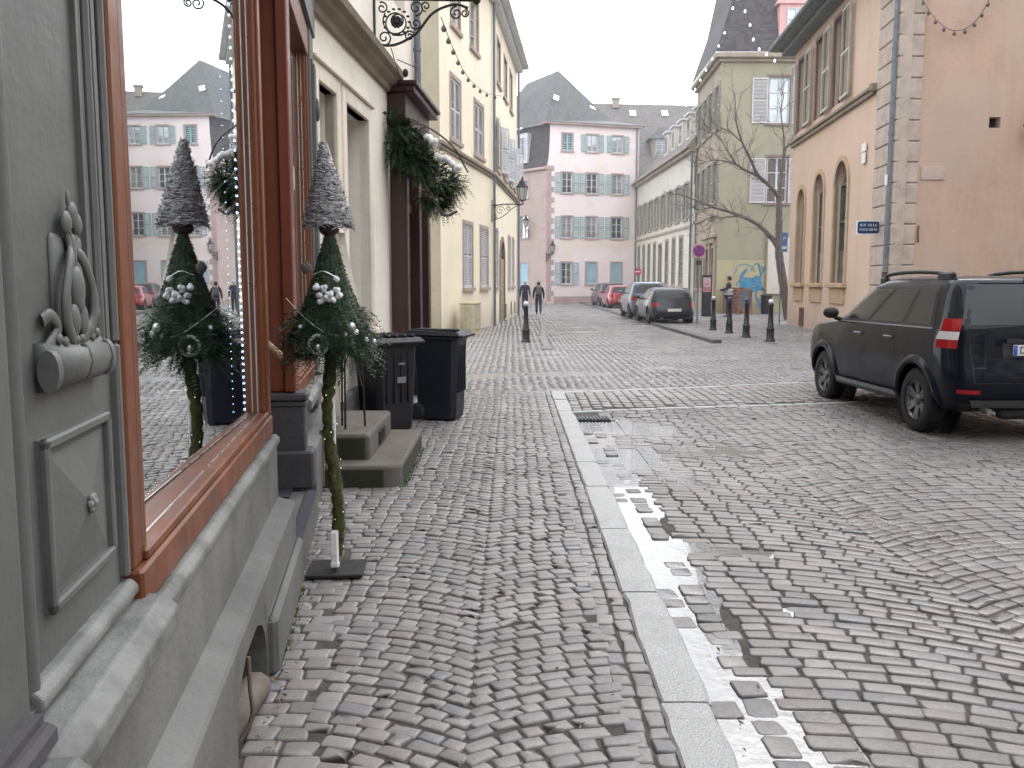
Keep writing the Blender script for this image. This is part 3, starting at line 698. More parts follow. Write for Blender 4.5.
b = MB(FS); b.ball((-3.07, -.06, 2.32), .05, 12, (1, .8, 1.1)); b.ball((-3.02, -.05, 2.36), .04, 12); b.ball((-3.12, -.05, 2.37), .045, 12); b.box(-3.2, -2.95, -.06, 0, 2.4, 2.5, None, .01); b.build('carved_drop', M['f1'], shop)
# wooden window frames
def shopwin(a, c, z0, tall, name='window_frame'):
    b = MB(FS)
    b.box(a, a+.085, -.024, .085, z0+.10, tall, None, .006); b.box(a+.085, a+.135, -.022, .085, z0+.13, tall, None, .005); b.box(a+.135, a+.17, -.004, .085, z0+.13, tall)
    b.box(c-.085, c, -.038, .085, z0+.10, tall, None, .006); b.box(c-.13, c-.085, -.022, .085, z0+.13, tall, None, .005); b.box(c-.155, c-.13, .0, .085, z0+.13, tall)
    b.box(a, c, -.045, .12, z0, z0+.10, None, .008); b.box(a+.085, c-.085, -.036, .1, z0+.10, z0+.13, None, .006)
    b.box(a, c, -.045, .12, tall, tall+.25, None, .006)
    o = b.build(name, M['wood'], shop)
    s = MB(FS); s.box(a+.17, a+.174, .03, .05, z0+.13, tall); s.box(c-.158, c-.154, .006, .012, z0+.13, tall); s.box(a+.17, c-.155, .002, .008, z0+.13, z0+.136); s.build('bead', M['silver'], o)
    g = MB(FS); g.quad((a+.15, .058, z0+.12), (c-.14, .022, z0+.12), (c-.14, .022, tall), (a+.15, .058, tall)); g.build('pane', M['shop'], o)
    return o
shopwin(-2.79, -.152, .805, 3.5); shopwin(1.39, 3.02, .80, 3.5); shopwin(-6.9, -3.96, .80, 3.5)
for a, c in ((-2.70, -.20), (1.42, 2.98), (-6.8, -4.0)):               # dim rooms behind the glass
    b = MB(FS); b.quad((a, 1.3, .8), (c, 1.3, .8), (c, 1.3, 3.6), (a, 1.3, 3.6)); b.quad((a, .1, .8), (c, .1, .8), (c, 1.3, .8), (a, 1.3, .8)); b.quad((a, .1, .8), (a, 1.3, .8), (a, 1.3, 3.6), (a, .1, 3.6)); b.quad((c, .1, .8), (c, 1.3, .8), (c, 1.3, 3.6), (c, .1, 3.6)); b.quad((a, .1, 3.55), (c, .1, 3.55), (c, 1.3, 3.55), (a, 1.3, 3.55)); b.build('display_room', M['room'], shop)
b = MB(FS); b.add([(1.75, .3, 1.1), (2.4, .35, 1.1), (2.45, .35, 3.5), (1.6, .28, 3.5)], [(0, 1, 2, 3)]); b.build('curtain', M['tulle'], shop)
# door recess with its far jamb, door and step
b = MB(FS); b.box(1.2, 1.40, -.045, 1.0, .865, 3.75, None, .01); b.box(1.185, 1.2, .12, .85, 1.0, 1.7, None, .006); b.box(1.185, 1.2, .12, .85, 1.9, 3.4, None, .006)
b.box(1.17, 1.205, -.045, .03, .865, 3.75, None, .008); b.build('door_jamb', M['wood_dk'], shop)
b = MB(FS); b.box(-.12, 1.2, .92, 1.0, .2, .5); b.box(-.12, 0, .92, 1, .5, 3.2); b.box(1.06, 1.2, .92, 1, .5, 3.2); b.box(-.12, 1.2, .92, 1, 3.2, 3.75)
dq = b.build('door', M['wood_dk'], shop); b = MB(FS); b.quad((0, .96, .5), (1.06, .96, .5), (1.06, .96, 3.2), (0, .96, 3.2)); b.build('pane', M['glass'], dq)
b = MB(FS); h0 = (.34, -.06, 1.275); h1 = (.60, .10, 1.20)
b.tube([(-.02, .02, 1.30), (.42, -.03, 1.175)], .022, 12); b.build('door_handle', M['brass'], dq)
b = MB(FS); b.tube([(.12, .0, 1.26), (.12, .10, 1.16)], .008, 8); b.tube(bent([(.05, .04, 1.16), (.16, .01, 1.22), (.2, .05, 1.12), (.08, .06, 1.1), (.05, .04, 1.16)], 5), .008, 6); b.box(.06, .26, .02, .03, 1.04, 1.10); b.build('handle_plate', M['silver'], dq)
b = MB(FS); b.box(1.19, 1.36, -.10, .95, .45, .80, None, .012); b.box(1.17, 1.38, -.12, .95, .80, .86, None, .015); b.box(1.18, 1.37, -.11, .95, .76, .80, None, .012); b.box(1.15, 1.38, -.15, .95, .2, .46, None, .015)
b.build('stone_pier', M['sand_dark'], shop)
b = MB(FS); b.box(-.14, 1.16, -.175, 1.0, -.05, .185, None, .01); st_ = b.build('doorstep', M['f1b'], shop)
b = MB(FS); b.box(-.10, 1.12, -.18, -.10, .186, .20, None, .004); b.box(.9, 1.18, -.01, .1, .2, .21); b.build('nosing_strip', paint('dark_anti_slip_strip', (.03, .033, .045), .7, .8, 20, .3), st_)
# far grey pilaster, fascia, upper storeys
b = MB(FS); b.box(3.02, 3.4, -.06, .3, .5, 4.05, None, .01); b.box(2.98, 3.44, -.10, .3, .74, .84, None, .015)
for z0, z1 in ((1.0, 2.4), (2.6, 3.5)):
    b.box(3.08, 3.34, -.075, -.058, z0, z1); b.box(3.11, 3.31, -.09, -.07, z0+.03, z1-.03, None, .006)
b.ball((3.21, -.10, 3.1), .05, 10, (1, .5, 2)); b.build('pilaster', M['f1'], shop)
b = MB(FS); b.box(-3.95, -2.745, -.15, .3, 4.15, 4.4, None, .02); b.box(U0, U1, -.08, .35, 3.75, 4.5); b.box(U0, U1+.05, -.28, .2, 4.5, 4.62, None, .03); b.box(U0, U1, -.2, .2, 4.4, 4.5, None, .02); b.build('fascia', M['f1'], shop)
b = MB(FS); ops = [(u, u+1.1, 5.4, 7.4) for u in (-6.5, -4.3, -2.1, .1, 1.9)]; wall(b, U0, U1, 4.6, 9.6, ops, .22, .05)
b.box(U0, U1, 1.4, 1.5, 0, 9.6); b.box(U0, U0+.1, .05, 1.4, 0, 9.6); b.box(U1-.1, U1, .12, 1.4, 0, 9.6); b.build('wall', M['cream'], shop)
for o in ops: window(shop, FS, o[0], o[1], o[2], o[3], .2)
b = MB(FS); b.box(U0, U1, -.35, 1.0, 9.6, 9.8); b.add([(U0, -.4, 9.8), (U1, -.4, 9.8), (U1, 4, 14), (U0, 4, 14)], [(0, 1, 2, 3)]); b.build('roof', M['roof2'], shop)
# strings of tiny lights inside the windows
def led_string(name, label, pts, F, n, r):
    P = bent(pts, 20); b = MB(F); b.tube(P[::4]+[P[-1]], .002, 4); o = b.build(name, M['plastic'])
    tag(o, label, 'string lights', 'light strings in the shop windows')
    g = MB(F)
    for i in range(n):
        t = i/(n-1)*(len(P)-1); k = min(int(t), len(P)-2); p = Vector(P[k]).lerp(Vector(P[k+1]), t-k); g.ball(p, r, 6)
    g.build('bulbs', M['led'], o, local=True)
led_string('light_string', 'vertical string of tiny white lights at the far side of the near shop window', [(-.40, .06, .97), (-.43, .06, 2), (-.46, .07, 3.45)], FS, 62, .0075)
led_string('light_string', 'faint second vertical string of tiny lights beside the brighter one in the near shop window', [(-.56, .09, .98), (-.58, .09, 2), (-.64, .09, 3.45)], FS, 54, .0035)
led_string('light_string', 'string of tiny lights lying along the bottom of the near shop window', [(-2.4, .09, .96), (-1.5, .08, .96), (-.5, .07, .955)], FS, 70, .0018)
led_string('light_string', 'string of tiny lights hanging in the second shop window behind the wooden post', [(2.45, .12, 1.1), (2.42, .12, 2.2), (2.2, .12, 3.4)], FS, 60, .006)
# ================================================================ cream building with steps
D2 = R(3.5); FC = frame(-1.82, 8.24, pi/2-D2)
crm = empty('cream_building', 'cream rendered building with recessed door and window and moulded cornice, behind the bins', 'building', -1.82, 8.24, pi/2-D2)
b = MB(FC); ops = [(.27, .92, .38, 3.45), (1.32, 2.38, 1.08, 3.45)]
wall(b, -.05, 3.6, .45, 4.05, ops, .34); b.box(3.6, 5.7, 0, .2, 3.6, 4.1)
uo = [(.6, 1.6, 5.3, 7.3), (2.0, 2.8, 5.3, 7.3), (4.1, 5.0, 5.3, 7.3)]; wall(b, -.05, 5.7, 4.05, 9.8, uo, .3)
b.box(5.6, 5.7, 0, 6, 0, 9.8); b.box(-.05, 5.7, 3, 3.1, 0, 9.8)
b.build('wall', M['cream'], crm)
b = MB(FC)                                                            # stone surrounds and cornice
for o in ops:
    b.box(o[0]-.16, o[0], -.035, .1, o[2], o[3]+.16, None, .008); b.box(o[1], o[1]+.16, -.035, .1, o[2], o[3]+.16, None, .008); b.box(o[0], o[1], -.037, .1, o[3], o[3]+.158, None, .008)
    b.box(o[0]-.2, o[1]+.2, -.07, .1, o[3]+.16, o[3]+.2, None, .01)
b.box(1.1, 2.6, -.10, .1, .98, 1.08, None, .015)
b.build('surround', M['cream_s'], crm)
b = MB(FC); pr = [(.05, 4.02), (-.05, 4.02), (-.07, 4.08), (-.14, 4.12), (-.16, 4.16), (-.22, 4.18), (-.24, 4.25), (.05, 4.30)]; b.prism(pr, -.08, 3.62, 'x'); b.build('cornice', M['cornice'], crm, .006)
b = MB(FC); b.prism([(.05, 0), (-.06, 0), (-.06, .43), (-.03, .47), (.05, .47)], .95, 3.6, 'x'); b.prism([(.05, 0), (-.06, 0), (-.06, .43), (-.03, .47), (.05, .47)], -.05, .24, 'x'); b.build('plinth', M['f1b'], crm)
window(crm, FC, 1.32, 2.38, 1.08, 3.45, .3, 2, 4, M['dkwood']); window(crm, FC, .27, .92, 1.3, 3.45, .32, 1, 3, M['dkwood'])
for o in uo: window(crm, FC, *o, .25)
b = MB(FC); b.box(.27, .92, .3, .36, .38, 1.3); b.box(.34, .85, .28, .3, .5, 1.2); b.build('door', M['dkwood'], crm)
b = MB(FC); b.tube([(5.55, -.08, .1), (5.55, -.08, 9.7)], .05, 10)
for z in (1, 3, 5, 7, 9): b.tube([(5.55, -.08, z), (5.55, -.08, z+.05)], .062, 10)
b.build('downpipe', M['zinc'], crm)
b = MB(FC); b.box(-.05, 5.8, -.4, .3, 9.8, 10); b.add([(0, -.45, 10), (5.8, -.45, 10), (5.8, 4, 14), (0, 4, 14)], [(0, 1, 2, 3)]); b.build('roof', M['roof2'], crm)
# porch front in dark wood
b = MB(FC)
b.box(3.58, 5.62, -.30, .0, 3.62, 3.70, None, .01); b.box(3.60, 5.6, -.24, 0, 3.70, 4.02, None, .01); b.box(3.56, 5.66, -.36, 0, 4.02, 4.10, None, .01); b.box(3.54, 5.68, -.40, 0, 4.10, 4.16, None, .01)
for u in (3.62, 4.62, 5.42): b.box(u, u+.18, -.24, -.02, 0, 3.62, None, .012); b.box(u-.02, u+.2, -.26, -.02, 0, .3, None, .01)
b.box(3.8, 5.42, -.12, -.02, .0, .55, None, .01); b.box(3.8, 5.42, -.14, -.03, 2.55, 2.68, None, .01)
pf = b.build('shopfront', M['dkwood'], crm)
b = MB(FC); b.quad((3.8, -.07, .55), (4.62, -.07, .55), (4.62, -.07, 3.62), (3.8, -.07, 3.62)); b.quad((4.8, -.07, .55), (5.42, -.07, .55), (5.42, -.07, 3.62), (4.8, -.07, 3.62)); b.build('pane', M['glass'], pf)
b = MB(FC); b.box(4.0, 4.4, -.09, -.075, 1.3, 2.2); b.build('poster', paint('teal_poster', lin(120, 150, 150), .5, .6, 6, 0), pf)
b = MB(FC); b.box(5.71, 5.77, -.22, .3, .02, 2.5, None, .01)
for z in (.2, 1.0, 1.8): b.box(5.70, 5.712, -.18, .2, z, z+.6, None, .01)
b.build('door_leaf', M['orangewood'], crm)
# the wrought-iron bracket
br = empty('iron_bracket', 'ornate black wrought-iron sign bracket with scrolls high on the cream wall', 'bracket', -1.64, 11.1, 0)
FB = frame(-1.64, 11.1, 0); zt = 4.95
b = MB(FB); b.tube([(0, 0, 4.33), (0, 0, 5.35)], .022, 8); b.tube([(0, 0, zt), (1.2, 0, zt-.02)], .02, 8)
b.tube(bent([(.02, 0, 4.42), (.25, 0, 4.42), (.5, 0, 4.55), (.7, 0, 4.78), (.95, 0, 4.88), (1.12, 0, 4.84)], 8), .016, 8); b.ball((0, 0, 4.31), .035, 10); b.ball((1.22, 0, zt-.02), .05, 10); b.ball((1.22, 0, zt+.08), .03, 10)
fr_ = b.build('bracket_arm', M['iron'], br)
b = MB(FB)
for cx, cz, r0, a0, tr in ((.27, 4.68, .17, 2.5, 1.6), (.27, 4.68, .17, -.6, -1.5), (.12, 4.5, .09, 4.5, 1.4), (.1, 4.84, .07, 2.0, -1.3), (.5, 4.84, .09, 4.7, 1.5), (.62, 4.86, .06, 4.7, -1.3), (.98, 4.78, .08, 1.5, 1.5), (1.08, 4.78, .05, 1.5, -1.5), (.42, 4.52, .06, .5, 1.4), (.12, 5.1, .1, 4.7, 1.5), (.5, 4.66, .07, 3, 1.4)):
    b.tube(spiral(cx, cz, r0, .015, a0, tr), .010, 6)
for k in range(10): a = k*2*pi/10; b.ball((.27+.05*math.cos(a), 0, 4.68+.05*math.sin(a)), .024, 8, (1, .6, 1))
for k in range(14): a = k*2*pi/14; b.ball((.27+.15*math.cos(a), 0, 4.68+.15*math.sin(a)), .018, 6, (1.3, .6, .8))
b.ball((.27, 0, 4.68), .035, 10); b.build('scrollwork', M['iron'], br)
# hanging lamp and thin arm under it
b = MB(FB); b.tube(bent([(.18, .15, 4.42), (.24, .2, 4.2), (.30, .3, 4.05)], 6), .006, 6); b.tube([(.24, .2, 4.3), (.5, .25, 4.2)], .006, 6); b.ball((.34, .25, 4.15), .035, 10, (1, 1, 1.5))
o = b.build('spotlight', M['iron']); tag(o, 'small black spotlight on a thin arm under the iron bracket', 'spotlight')
# steps
FT = frame(-.87, 6.95, R(-.5)+R(1.0))
stp = empty('stone_steps', 'two worn mossy sandstone steps up to the cream doorway', 'steps', -.87, 6.95, R(.5))
WM[stp.name] = FT
def rstep(b, x0, x1, y0, y1, z0, z1, r, ch=.025):
    pts = []
    for (cx, cy, a0) in ((x1-r, y0+r, -90), (x1-.02, y1-.02, 0)):
        rr = r if a0 == -90 else .02
        for k in range(7): a = R(a0+15*k); pts.append((cx+rr*math.cos(a), cy+rr*math.sin(a)))
    pts += [(x0, y1), (x0, y0)]
    vs = []; n = len(pts); cx, cy = (x0+x1)/2, (y0+y1)/2
    for z, i in ((z0, 0), (z1-ch, 0), (z1-ch*.3, ch*.35), (z1, ch)):
        for x, y in pts: vs.append((x-(i if x > cx else 0), y+(i if y < cy else -i), z))
    fs = [(r_*n+i, r_*n+(i+1) % n, r_*n+n+(i+1) % n, r_*n+n+i) for r_ in range(3) for i in range(n)]+[tuple(range(3*n, 4*n))]
    b.add(vs, fs)
b = MB(FT); rstep(b, -1.0, 0, 0, 1.78, -.03, .175, .14); b.build('step', M['stepstone'], stp)
b = MB(FT); rstep(b, -1.0, -.28, .24, 1.62, .176, .385, .03); b.build('step', M['stepstone'], stp)
b = MB(FT); b.box(-.2795, -.272, .75, 1.15, .20, .33, None, .002)
for k in range(5): b.box(-.273, -.265, .78+.07*k, .82+.07*k, .215, .315)
b.build('boot_grate', M['iron'], stp)
b = MB(FT)
for x0, x1, y0, y1, z0, z1 in ((-.9, -.14, -.006, 0, -.02, .14), (-1, -.32, .234, .24, .18, .35)): b.add([(x0, y0, z0), (x1, y0, z0), (x1, y0, z1), (x0, y0, z1)], [(0, 1, 2, 3)])
b.add([(.005, .16, -.02), (.005, 1.7, -.02), (.005, 1.7, .13), (.005, .16, .15)], [(0, 1, 2, 3)]); b.build('moss_growth', M['mossstone'], stp)
# little round stand on the steps
sp = G(352, 428, .385); sx, sy = sp.x-.02, sp.y+.06
stn = empty('plant_stand', 'small round pale table on thin metal legs standing on the upper step', 'table', sx, sy, 0, .385); FN = frame(sx, sy, 0, .385)
b = MB(FN); b.lathe([(.01, .70), (.14, .70), (.165, .715), (.17, .74), (.165, .76), (.01, .765)], 24); b.build('tabletop', M['tulle'], stn)
for a in (.3, 2.4, 4.5):
    b = MB(FN); b.tube([(.12*math.cos(a), .12*math.sin(a), .0), (.10*math.cos(a), .10*math.sin(a), .70)], .009, 8); b.build('leg', M['iron'], stn)
b = MB(FN); b.tube([(.1, 0, .35), (.0, .12, .7)], .006, 6); b.tube([(-.1, 0, .35), (.0, .12, .7)], .006, 6); b.build('brace', M['iron'], stn)
b = MB(FN); r_ = random.Random(2)
for k in range(26): a = r_.uniform(0, 6.28); q = r_.uniform(0, .12); b.ball((q*math.cos(a), q*math.sin(a), .78+r_.uniform(0, .03)), r_.uniform(.02, .035), 8, (1.3, 1, .7))
tag(b.build('fur_cushion', M['wicker']), 'grey fluffy cushion lying on the small round table by the steps', 'cushion')
b = MB(FN)
P = []
for k in range(8):
    z = .70-k*.085; P.append([(-.17+.01*math.sin(k), -.12-.02*math.cos(k*1.7), z), (-.12, -.16+.01*math.sin(k*2), z), (-.07+.01*math.cos(k), -.13, z)])
for i in range(7):
    for j in range(2): b.add([P[i][j], P[i][j+1], P[i+1][j+1], P[i+1][j]], [(0, 1, 2, 3)])
tag(b.build('cloth_strip', M['tulle']), 'pale cloth ribbon hanging down beside the round table', 'ribbon')
# ================================================================ greenery
def sprig(b, p, d, L, n=12, nl=.035, w_=.004, droop=.0):
    d = Vector(d).normalized(); p = Vector(p); up = Vector((0, 0, 1)); s = d.cross(up)
    if s.length < .1: s = Vector((1, 0, 0))
    s.normalize(); u2 = s.cross(d); vs = []; fs = []
    for i in range(n):
        t = i/n; q = p+d*L*t+Vector((0, 0, -droop*t*t*L)); k = nl*(1-.55*t)*random.uniform(.8, 1.2)
        for sg in (-1, 1):
            roll = random.uniform(-.7, .7); sd = (s*math.cos(roll)+u2*math.sin(roll))*sg; tip = q+(sd*.8+d*.75).normalized()*k; ww = d*w_
            o = len(vs); vs += [q-ww, q+ww, tip]; fs.append((o, o+1, o+2))
    b.add(vs, fs)
    return p+d*L
fol = MB(); fol2 = MB()
gar = empty('fir_garland', 'bushy fir garland with white snowballs hanging from the porch canopy', 'garland', -1.2, 12.3, 0, 3.2)
gr = random.Random(11)
cen = [(AT(px, py, Y_), r_) for px, py, Y_, r_ in ((398, 128, 11.75, .20), (402, 150, 11.7, .22), (414, 160, 11.75, .2), (428, 166, 11.8, .22), (440, 180, 11.95, .2), (452, 186, 12.1, .16), (430, 196, 12.0, .17), (417, 142, 11.9, .14), (444, 200, 12.2, .1))]
for c, r_ in cen:
    for k in range(int(760*r_)):
        v = Vector((gr.gauss(0, 1), gr.gauss(0, 1), gr.gauss(0, 1))).normalized(); q = Vector(c)+v*r_*gr.uniform(.15, .95)
        d = v+Vector((.5, -.1, -.45)); sprig(fol if gr.random() < .5 else fol2, q, d, gr.uniform(.10, .24), 10, gr.uniform(.04, .07), .008, .35)
fol.build('greenery', M['needle'], gar); fol2.build('light_greenery', M['needle2'], gar)
for c in [AT(*q) for q in ((428, 138, 11.6), (434, 142, 11.6), (438, 157, 11.65), (446, 160, 11.75), (452, 163, 11.8), (457, 168, 11.9), (443, 158, 11.7))]:
    b = MB()
    for k in range(5): b.ball((c[0]+gr.uniform(-.03, .03), c[1]+gr.uniform(-.03, .03), c[2]+gr.uniform(-.02, .02)), gr.uniform(.028, .048), 8)
    b.build('snowball', M['white'], gar)

b = MB(); b.tube(bent([(-1.3, 11.7, 3.3), (-1.1, 11.75, 2.85), (-.9, 12, 2.5), (-.75, 12.3, 2.55)], 8), .02, 6); b.tube(bent([(-1.45, 11.8, 3.4), (-1.2, 11.65, 3.6), (-.8, 12, 3.4), (-.6, 12.5, 3.1)], 8), .012, 6); b.build('stems', M['bark'], gar)
# decorated stand on the pavement
bauble_m = paint('silver_bauble', (.75, .75, .76), .2, .9, 5, 0, .7)
p0 = (G(306, 582)+G(362, 567))/2; dx_, dy_ = -.975, 4.86
dec = empty('christmas_stand', 'moss covered pole with fir skirt, white flowers and frosted wicker cone on a steel foot', 'decoration', dx_, dy_, 0); FD = frame(dx_, dy_, 0)
b = MB(FD @ Matrix.Rotation(R(4), 4, 'Z')); b.box(-.155, .155, -.14, .14, .012, .03, None, .003); b.build('foot_plate', paint('dark_steel_plate', (.03, .03, .032), .45, .7, 8, .2, .4), dec)
b = MB(FD); n = 46; mp = random.Random(4); pts = []; rs = []
for i in range(n): t = i/(n-1); pts.append((.02*math.sin(t*7)-.015*t, .01*math.cos(t*9), .10+t*1.12)); rs.append(.033*(1+.16*math.sin(i*2.1)+mp.uniform(-.12, .12)))
b.tube(pts, rs, 12); b.build('mossy_pole', M['moss'], dec)
b = MB(FD)
for k in range(2600):
    t = mp.random(); a = mp.uniform(0, 6.28); z = .10+t*1.12; c = Vector((.02*math.sin(t*7)-.015*t, .01*math.cos(t*9), z)); r0 = .03; d = Vector((math.cos(a), math.sin(a), mp.uniform(-.4, .4)))
    q = c+Vector((math.cos(a), math.sin(a), 0))*r0; s_ = Vector((-math.sin(a), math.cos(a), 0))*.004; b.add([q-s_, q+s_, q+d*mp.uniform(.008, .022)], [(0, 1, 2)])
b.build('moss_tufts', M['moss'], dec)
b = MB(FD)
for k in range(26):
    t = k/26; a = k*1.1; b.ball((.02*math.sin(t*7)+.04*math.cos(a), .04*math.sin(a), .15+t*1.05), .0028, 5)
b.build('pole_lights', M['bulb_w'], dec)
b = MB(FD); b.tube([(0, 0, .03), (0, 0, 1.95)], .012, 8); b.box(-.02, .02, -.06, -.025, .06, .25, None, .006); b.box(-.015, .015, -.065, -.055, .12, .24); b.box(-.022, .022, -.063, -.022, .045, .075, None, .004); b.build('control_box', M['white'], dec)
g1 = MB(FD); g2 = MB(FD)
b = MB(FD); b.lathe([(.02, 1.87), (.03, 1.84), (.05, 1.72), (.09, 1.55), (.13, 1.43), (.12, 1.36), (.05, 1.3)], 18); b.build('skirt_core', M['needle'], dec)
for k in range(1500):
    t = mp.random()**.7; z = 1.86-t*.52; rr = .022+.155*t**1.35; a = mp.uniform(0, 6.28); q = (rr*.9*math.cos(a), rr*.9*math.sin(a), z); d = (math.cos(a)*(.4+.5*t), math.sin(a)*(.4+.5*t), -1+.2*t)
    sprig(g1 if mp.random() < .85 else g2, q, d, mp.uniform(.08, .18), 10, .032, .0045, .2)
for k in range(560):
    a = mp.uniform(0, 6.28); z = mp.uniform(1.22, 1.48); rr = mp.uniform(.04, .14); q = (rr*math.cos(a), rr*math.sin(a), z); out = mp.uniform(.6, 1.4)
    d = (math.cos(a)*out+(-.35 if mp.random() < .5 else 0), math.sin(a)*out, mp.uniform(-.55, .05)); sprig(g1 if mp.random() < .7 else g2, q, d, mp.uniform(.09, .22), 13, .042, .005, .4)
for k in range(50):
    q = (mp.uniform(-.04, .06), mp.uniform(-.04, .04), mp.uniform(1.18, 1.3)); sprig(g1, q, (mp.uniform(-.4, .5), mp.uniform(-.3, .3), -1), mp.uniform(.08, .18), 9, .028, .004)
g1.build('fir_skirt', M['needle'], dec); g2.build('fir_tips', M['needle2'], dec)
b = MB(FD)                                                            # wicker cone, wound round and round
b.lathe([(.10, 1.93), (.073, 2.05), (.045, 2.18), (.015, 2.29), (.003, 2.33)], 16)
pts = []; 
for i in range(900): t = i/900; a = t*2*pi*46; r0 = .112*(1-t)**.85+.006+mp.uniform(-.007, .008); pts.append((r0*math.cos(a)-.02*t, r0*math.sin(a), 1.905+t*.43+mp.uniform(-.006, .006)))
b.tube(pts, .0048, 4)
for k in range(1100):
    t = mp.random()**1.3; a = mp.uniform(0, 6.28); r0 = .112*(1-t)**.85+.008; z = 1.90+t*.43; da = mp.uniform(.2, .7)*mp.choice((-1, 1)); dz = mp.uniform(-.03, .03)
    P = [((r0+.004)*math.cos(a+da*s)-.02*t, (r0+.004)*math.sin(a+da*s), z+dz*s) for s in (0, .5, 1)]; P[2] = (P[2][0]*1.12, P[2][1]*1.12, P[2][2]); b.tube(P, mp.uniform(.0015, .0035), 3, False)
b.build('wicker_cone', M['wicker'], dec)
b = MB(FD); b.ball((0, 0, 1.885), .055, 12, (1, 1, .7)); b.build('neck', M['dkwood'], dec)
b = MB(FD)
for c in ((.0, -.17, 1.57), (.03, -.175, 1.545), (-.03, -.17, 1.545), (.06, -.16, 1.56), (.015, -.18, 1.52), (.075, -.155, 1.535), (-.04, -.165, 1.58), (.05, -.17, 1.515), (.06, -.155, 1.625), (-.015, -.175, 1.51)):
    b = MB(FD)
    for k in range(4): b.ball((c[0]+mp.uniform(-.012, .012), c[1]+mp.uniform(-.01, .01), c[2]+mp.uniform(-.01, .01)), .013, 7)
    b.build('cotton_flower', M['white'], dec)
b = MB(FD); b.tube(bent([(-.06, -.16, 1.64), (.0, -.18, 1.66), (.06, -.16, 1.63)], 8), .003, 5); b.tube(bent([(-.22, -.08, 1.52), (-.1, -.18, 1.42), (.02, -.2, 1.34), (.12, -.15, 1.33)], 8), .002, 5); b.tube(bent([(-.05, -.17, 1.40), (.05, -.19, 1.33), (.15, -.14, 1.30)], 8), .002, 5); b.build('silver_wire', M['silver'], dec)
b = MB(FD)
for c, r_ in (((.13, -.13, 1.37), .028), ((.15, -.12, 1.34), .022), ((.10, -.15, 1.33), .02), ((-.13, -.15, 1.37), .016), ((-.03, -.2, 1.27), .022), ((.2, -.1, 1.30), .018), ((.24, -.08, 1.29), .015), ((-.02, -.19, 1.24), .02)): b = MB(FD); b.ball(c, r_, 10); b.build('bauble', bauble_m, dec)
b = MB(FD)
for i in range(7):
    for k in range(7): a = k*.9+i*.45; r0 = .022*math.sin((i+1)/8*pi); b.ball((-.095+r0*math.cos(a), -.14+r0*math.sin(a), 1.655+i*.008), .008, 5)
b.build('pine_cone', M['bark'], dec)
b = MB(FD); P = [[(.04+.12*(k/7)**1.2+.014*j, .02+.03*j-.01*k, 1.87-.075*k) for j in range(3)] for k in range(8)]
for i in range(7):
    for j in range(2): b.add([P[i][j], P[i][j+1], P[i+1][j+1], P[i+1][j]], [(0, 1, 2, 3)])
b.build('tulle_veil', M['tulle'], dec)
b = MB(FD); b.tube(spiral(0, 0, .05, .045, 0, .97), .01, 8, True, Matrix.Translation((-.03, -.2, 1.28))); b.build('wicker_ring', M['wicker'], dec)
# ================================================================ wheelie bins
def wheelie(label, x, y, rz, bm_, sc_=1.0, ribs=True, sticker=False):
    F = frame(x, y, rz); r = empty('wheelie_bin', label, 'bin', x, y, rz, group='wheelie bins in front of the porch')
    def lev(z, w_, d0, d1, c=.05):
        return [(-w_+c, -d0, z), (w_-c, -d0, z), (w_, -d0+c, z), (w_, d1-c, z), (w_-c, d1, z), (-w_+c, d1, z), (-w_, d1-c, z), (-w_, -d0+c, z)]
    L = [lev(.02, .20, .22, .17), lev(.10, .205, .23, .19), lev(.55, .225, .245, .23), lev(.86, .24, .255, .26), lev(.865, .262, .27, .285), lev(.90, .262, .27, .285)]
    L = [[(p[0]*sc_, p[1]*sc_, p[2]*sc_) for p in q] for q in L]
    b = MB(F); vs = sum(L, []); fs = [tuple(range(7, -1, -1))]+[(i*8+k, i*8+(k+1) % 8, i*8+8+(k+1) % 8, i*8+8+k) for i in range(5) for k in range(8)]+[tuple(range(40, 48))]
    b.add(vs, fs)
    for x0 in (-.13, -.05, .03, .11): b.box(x0*sc_, (x0+.02)*sc_, -.262*sc_, -.2*sc_, .3*sc_, .8*sc_)
    o = b.build('body', bm_, r, .008)
    b = MB(F); s = sc_
    top = [(-.28, -.31, .905), (.28, -.31, .905), (.28, .30, .915), (-.28, .30, .915), (-.25, -.27, .945), (.25, -.27, .945), (.25, .27, .965), (-.25, .27, .965)]
    b.add([(p[0]*s, p[1]*s, p[2]*s) for p in top], [(3, 2, 1, 0), (4, 5, 6, 7), (0, 1, 5, 4), (1, 2, 6, 5), (2, 3, 7, 6), (3, 0, 4, 7)])
    for k in range(5 if ribs else 2): b.box((-.2+.09*k)*s, (-.16+.09*k)*s, -.25*s, .24*s, .945*s, .975*s, None, .008)
    b.box(-.27*s, .27*s, -.335*s, -.30*s, .885*s, .915*s, None, .008)
    b.build('lid', bm_, r, .006)
    b = MB(F); b.tube([(-.2*s, .34*s, .90*s), (.2*s, .34*s, .90*s)], .014*s, 8)
    for q in (-.2, .2): b.tube([(q*s, .26*s, .88*s), (q*s, .34*s, .90*s)], .016*s, 8)
    b.build('handle', bm_, r)
    for q in (-.215, .215):
        b = MB(F @ Matrix.Translation((q*s, .19*s, .1*s)) @ Matrix.Rotation(pi/2, 4, 'Y')); b.lathe([(.05, -.02), (.098, -.022), (.1, 0), (.098, .022), (.05, .02), (.02, .025)], 20); b.build('wheel', M['tyre'], r)
    if sticker:
        b = MB(F); b.box(-.02*s, .08*s, -.268*s, -.262*s, .5*s, .56*s); b.box(.0*s, .07*s, -.268*s, -.262*s, .68*s, .7*s); b.build('sticker', M['plastic_g'], r)
    return r
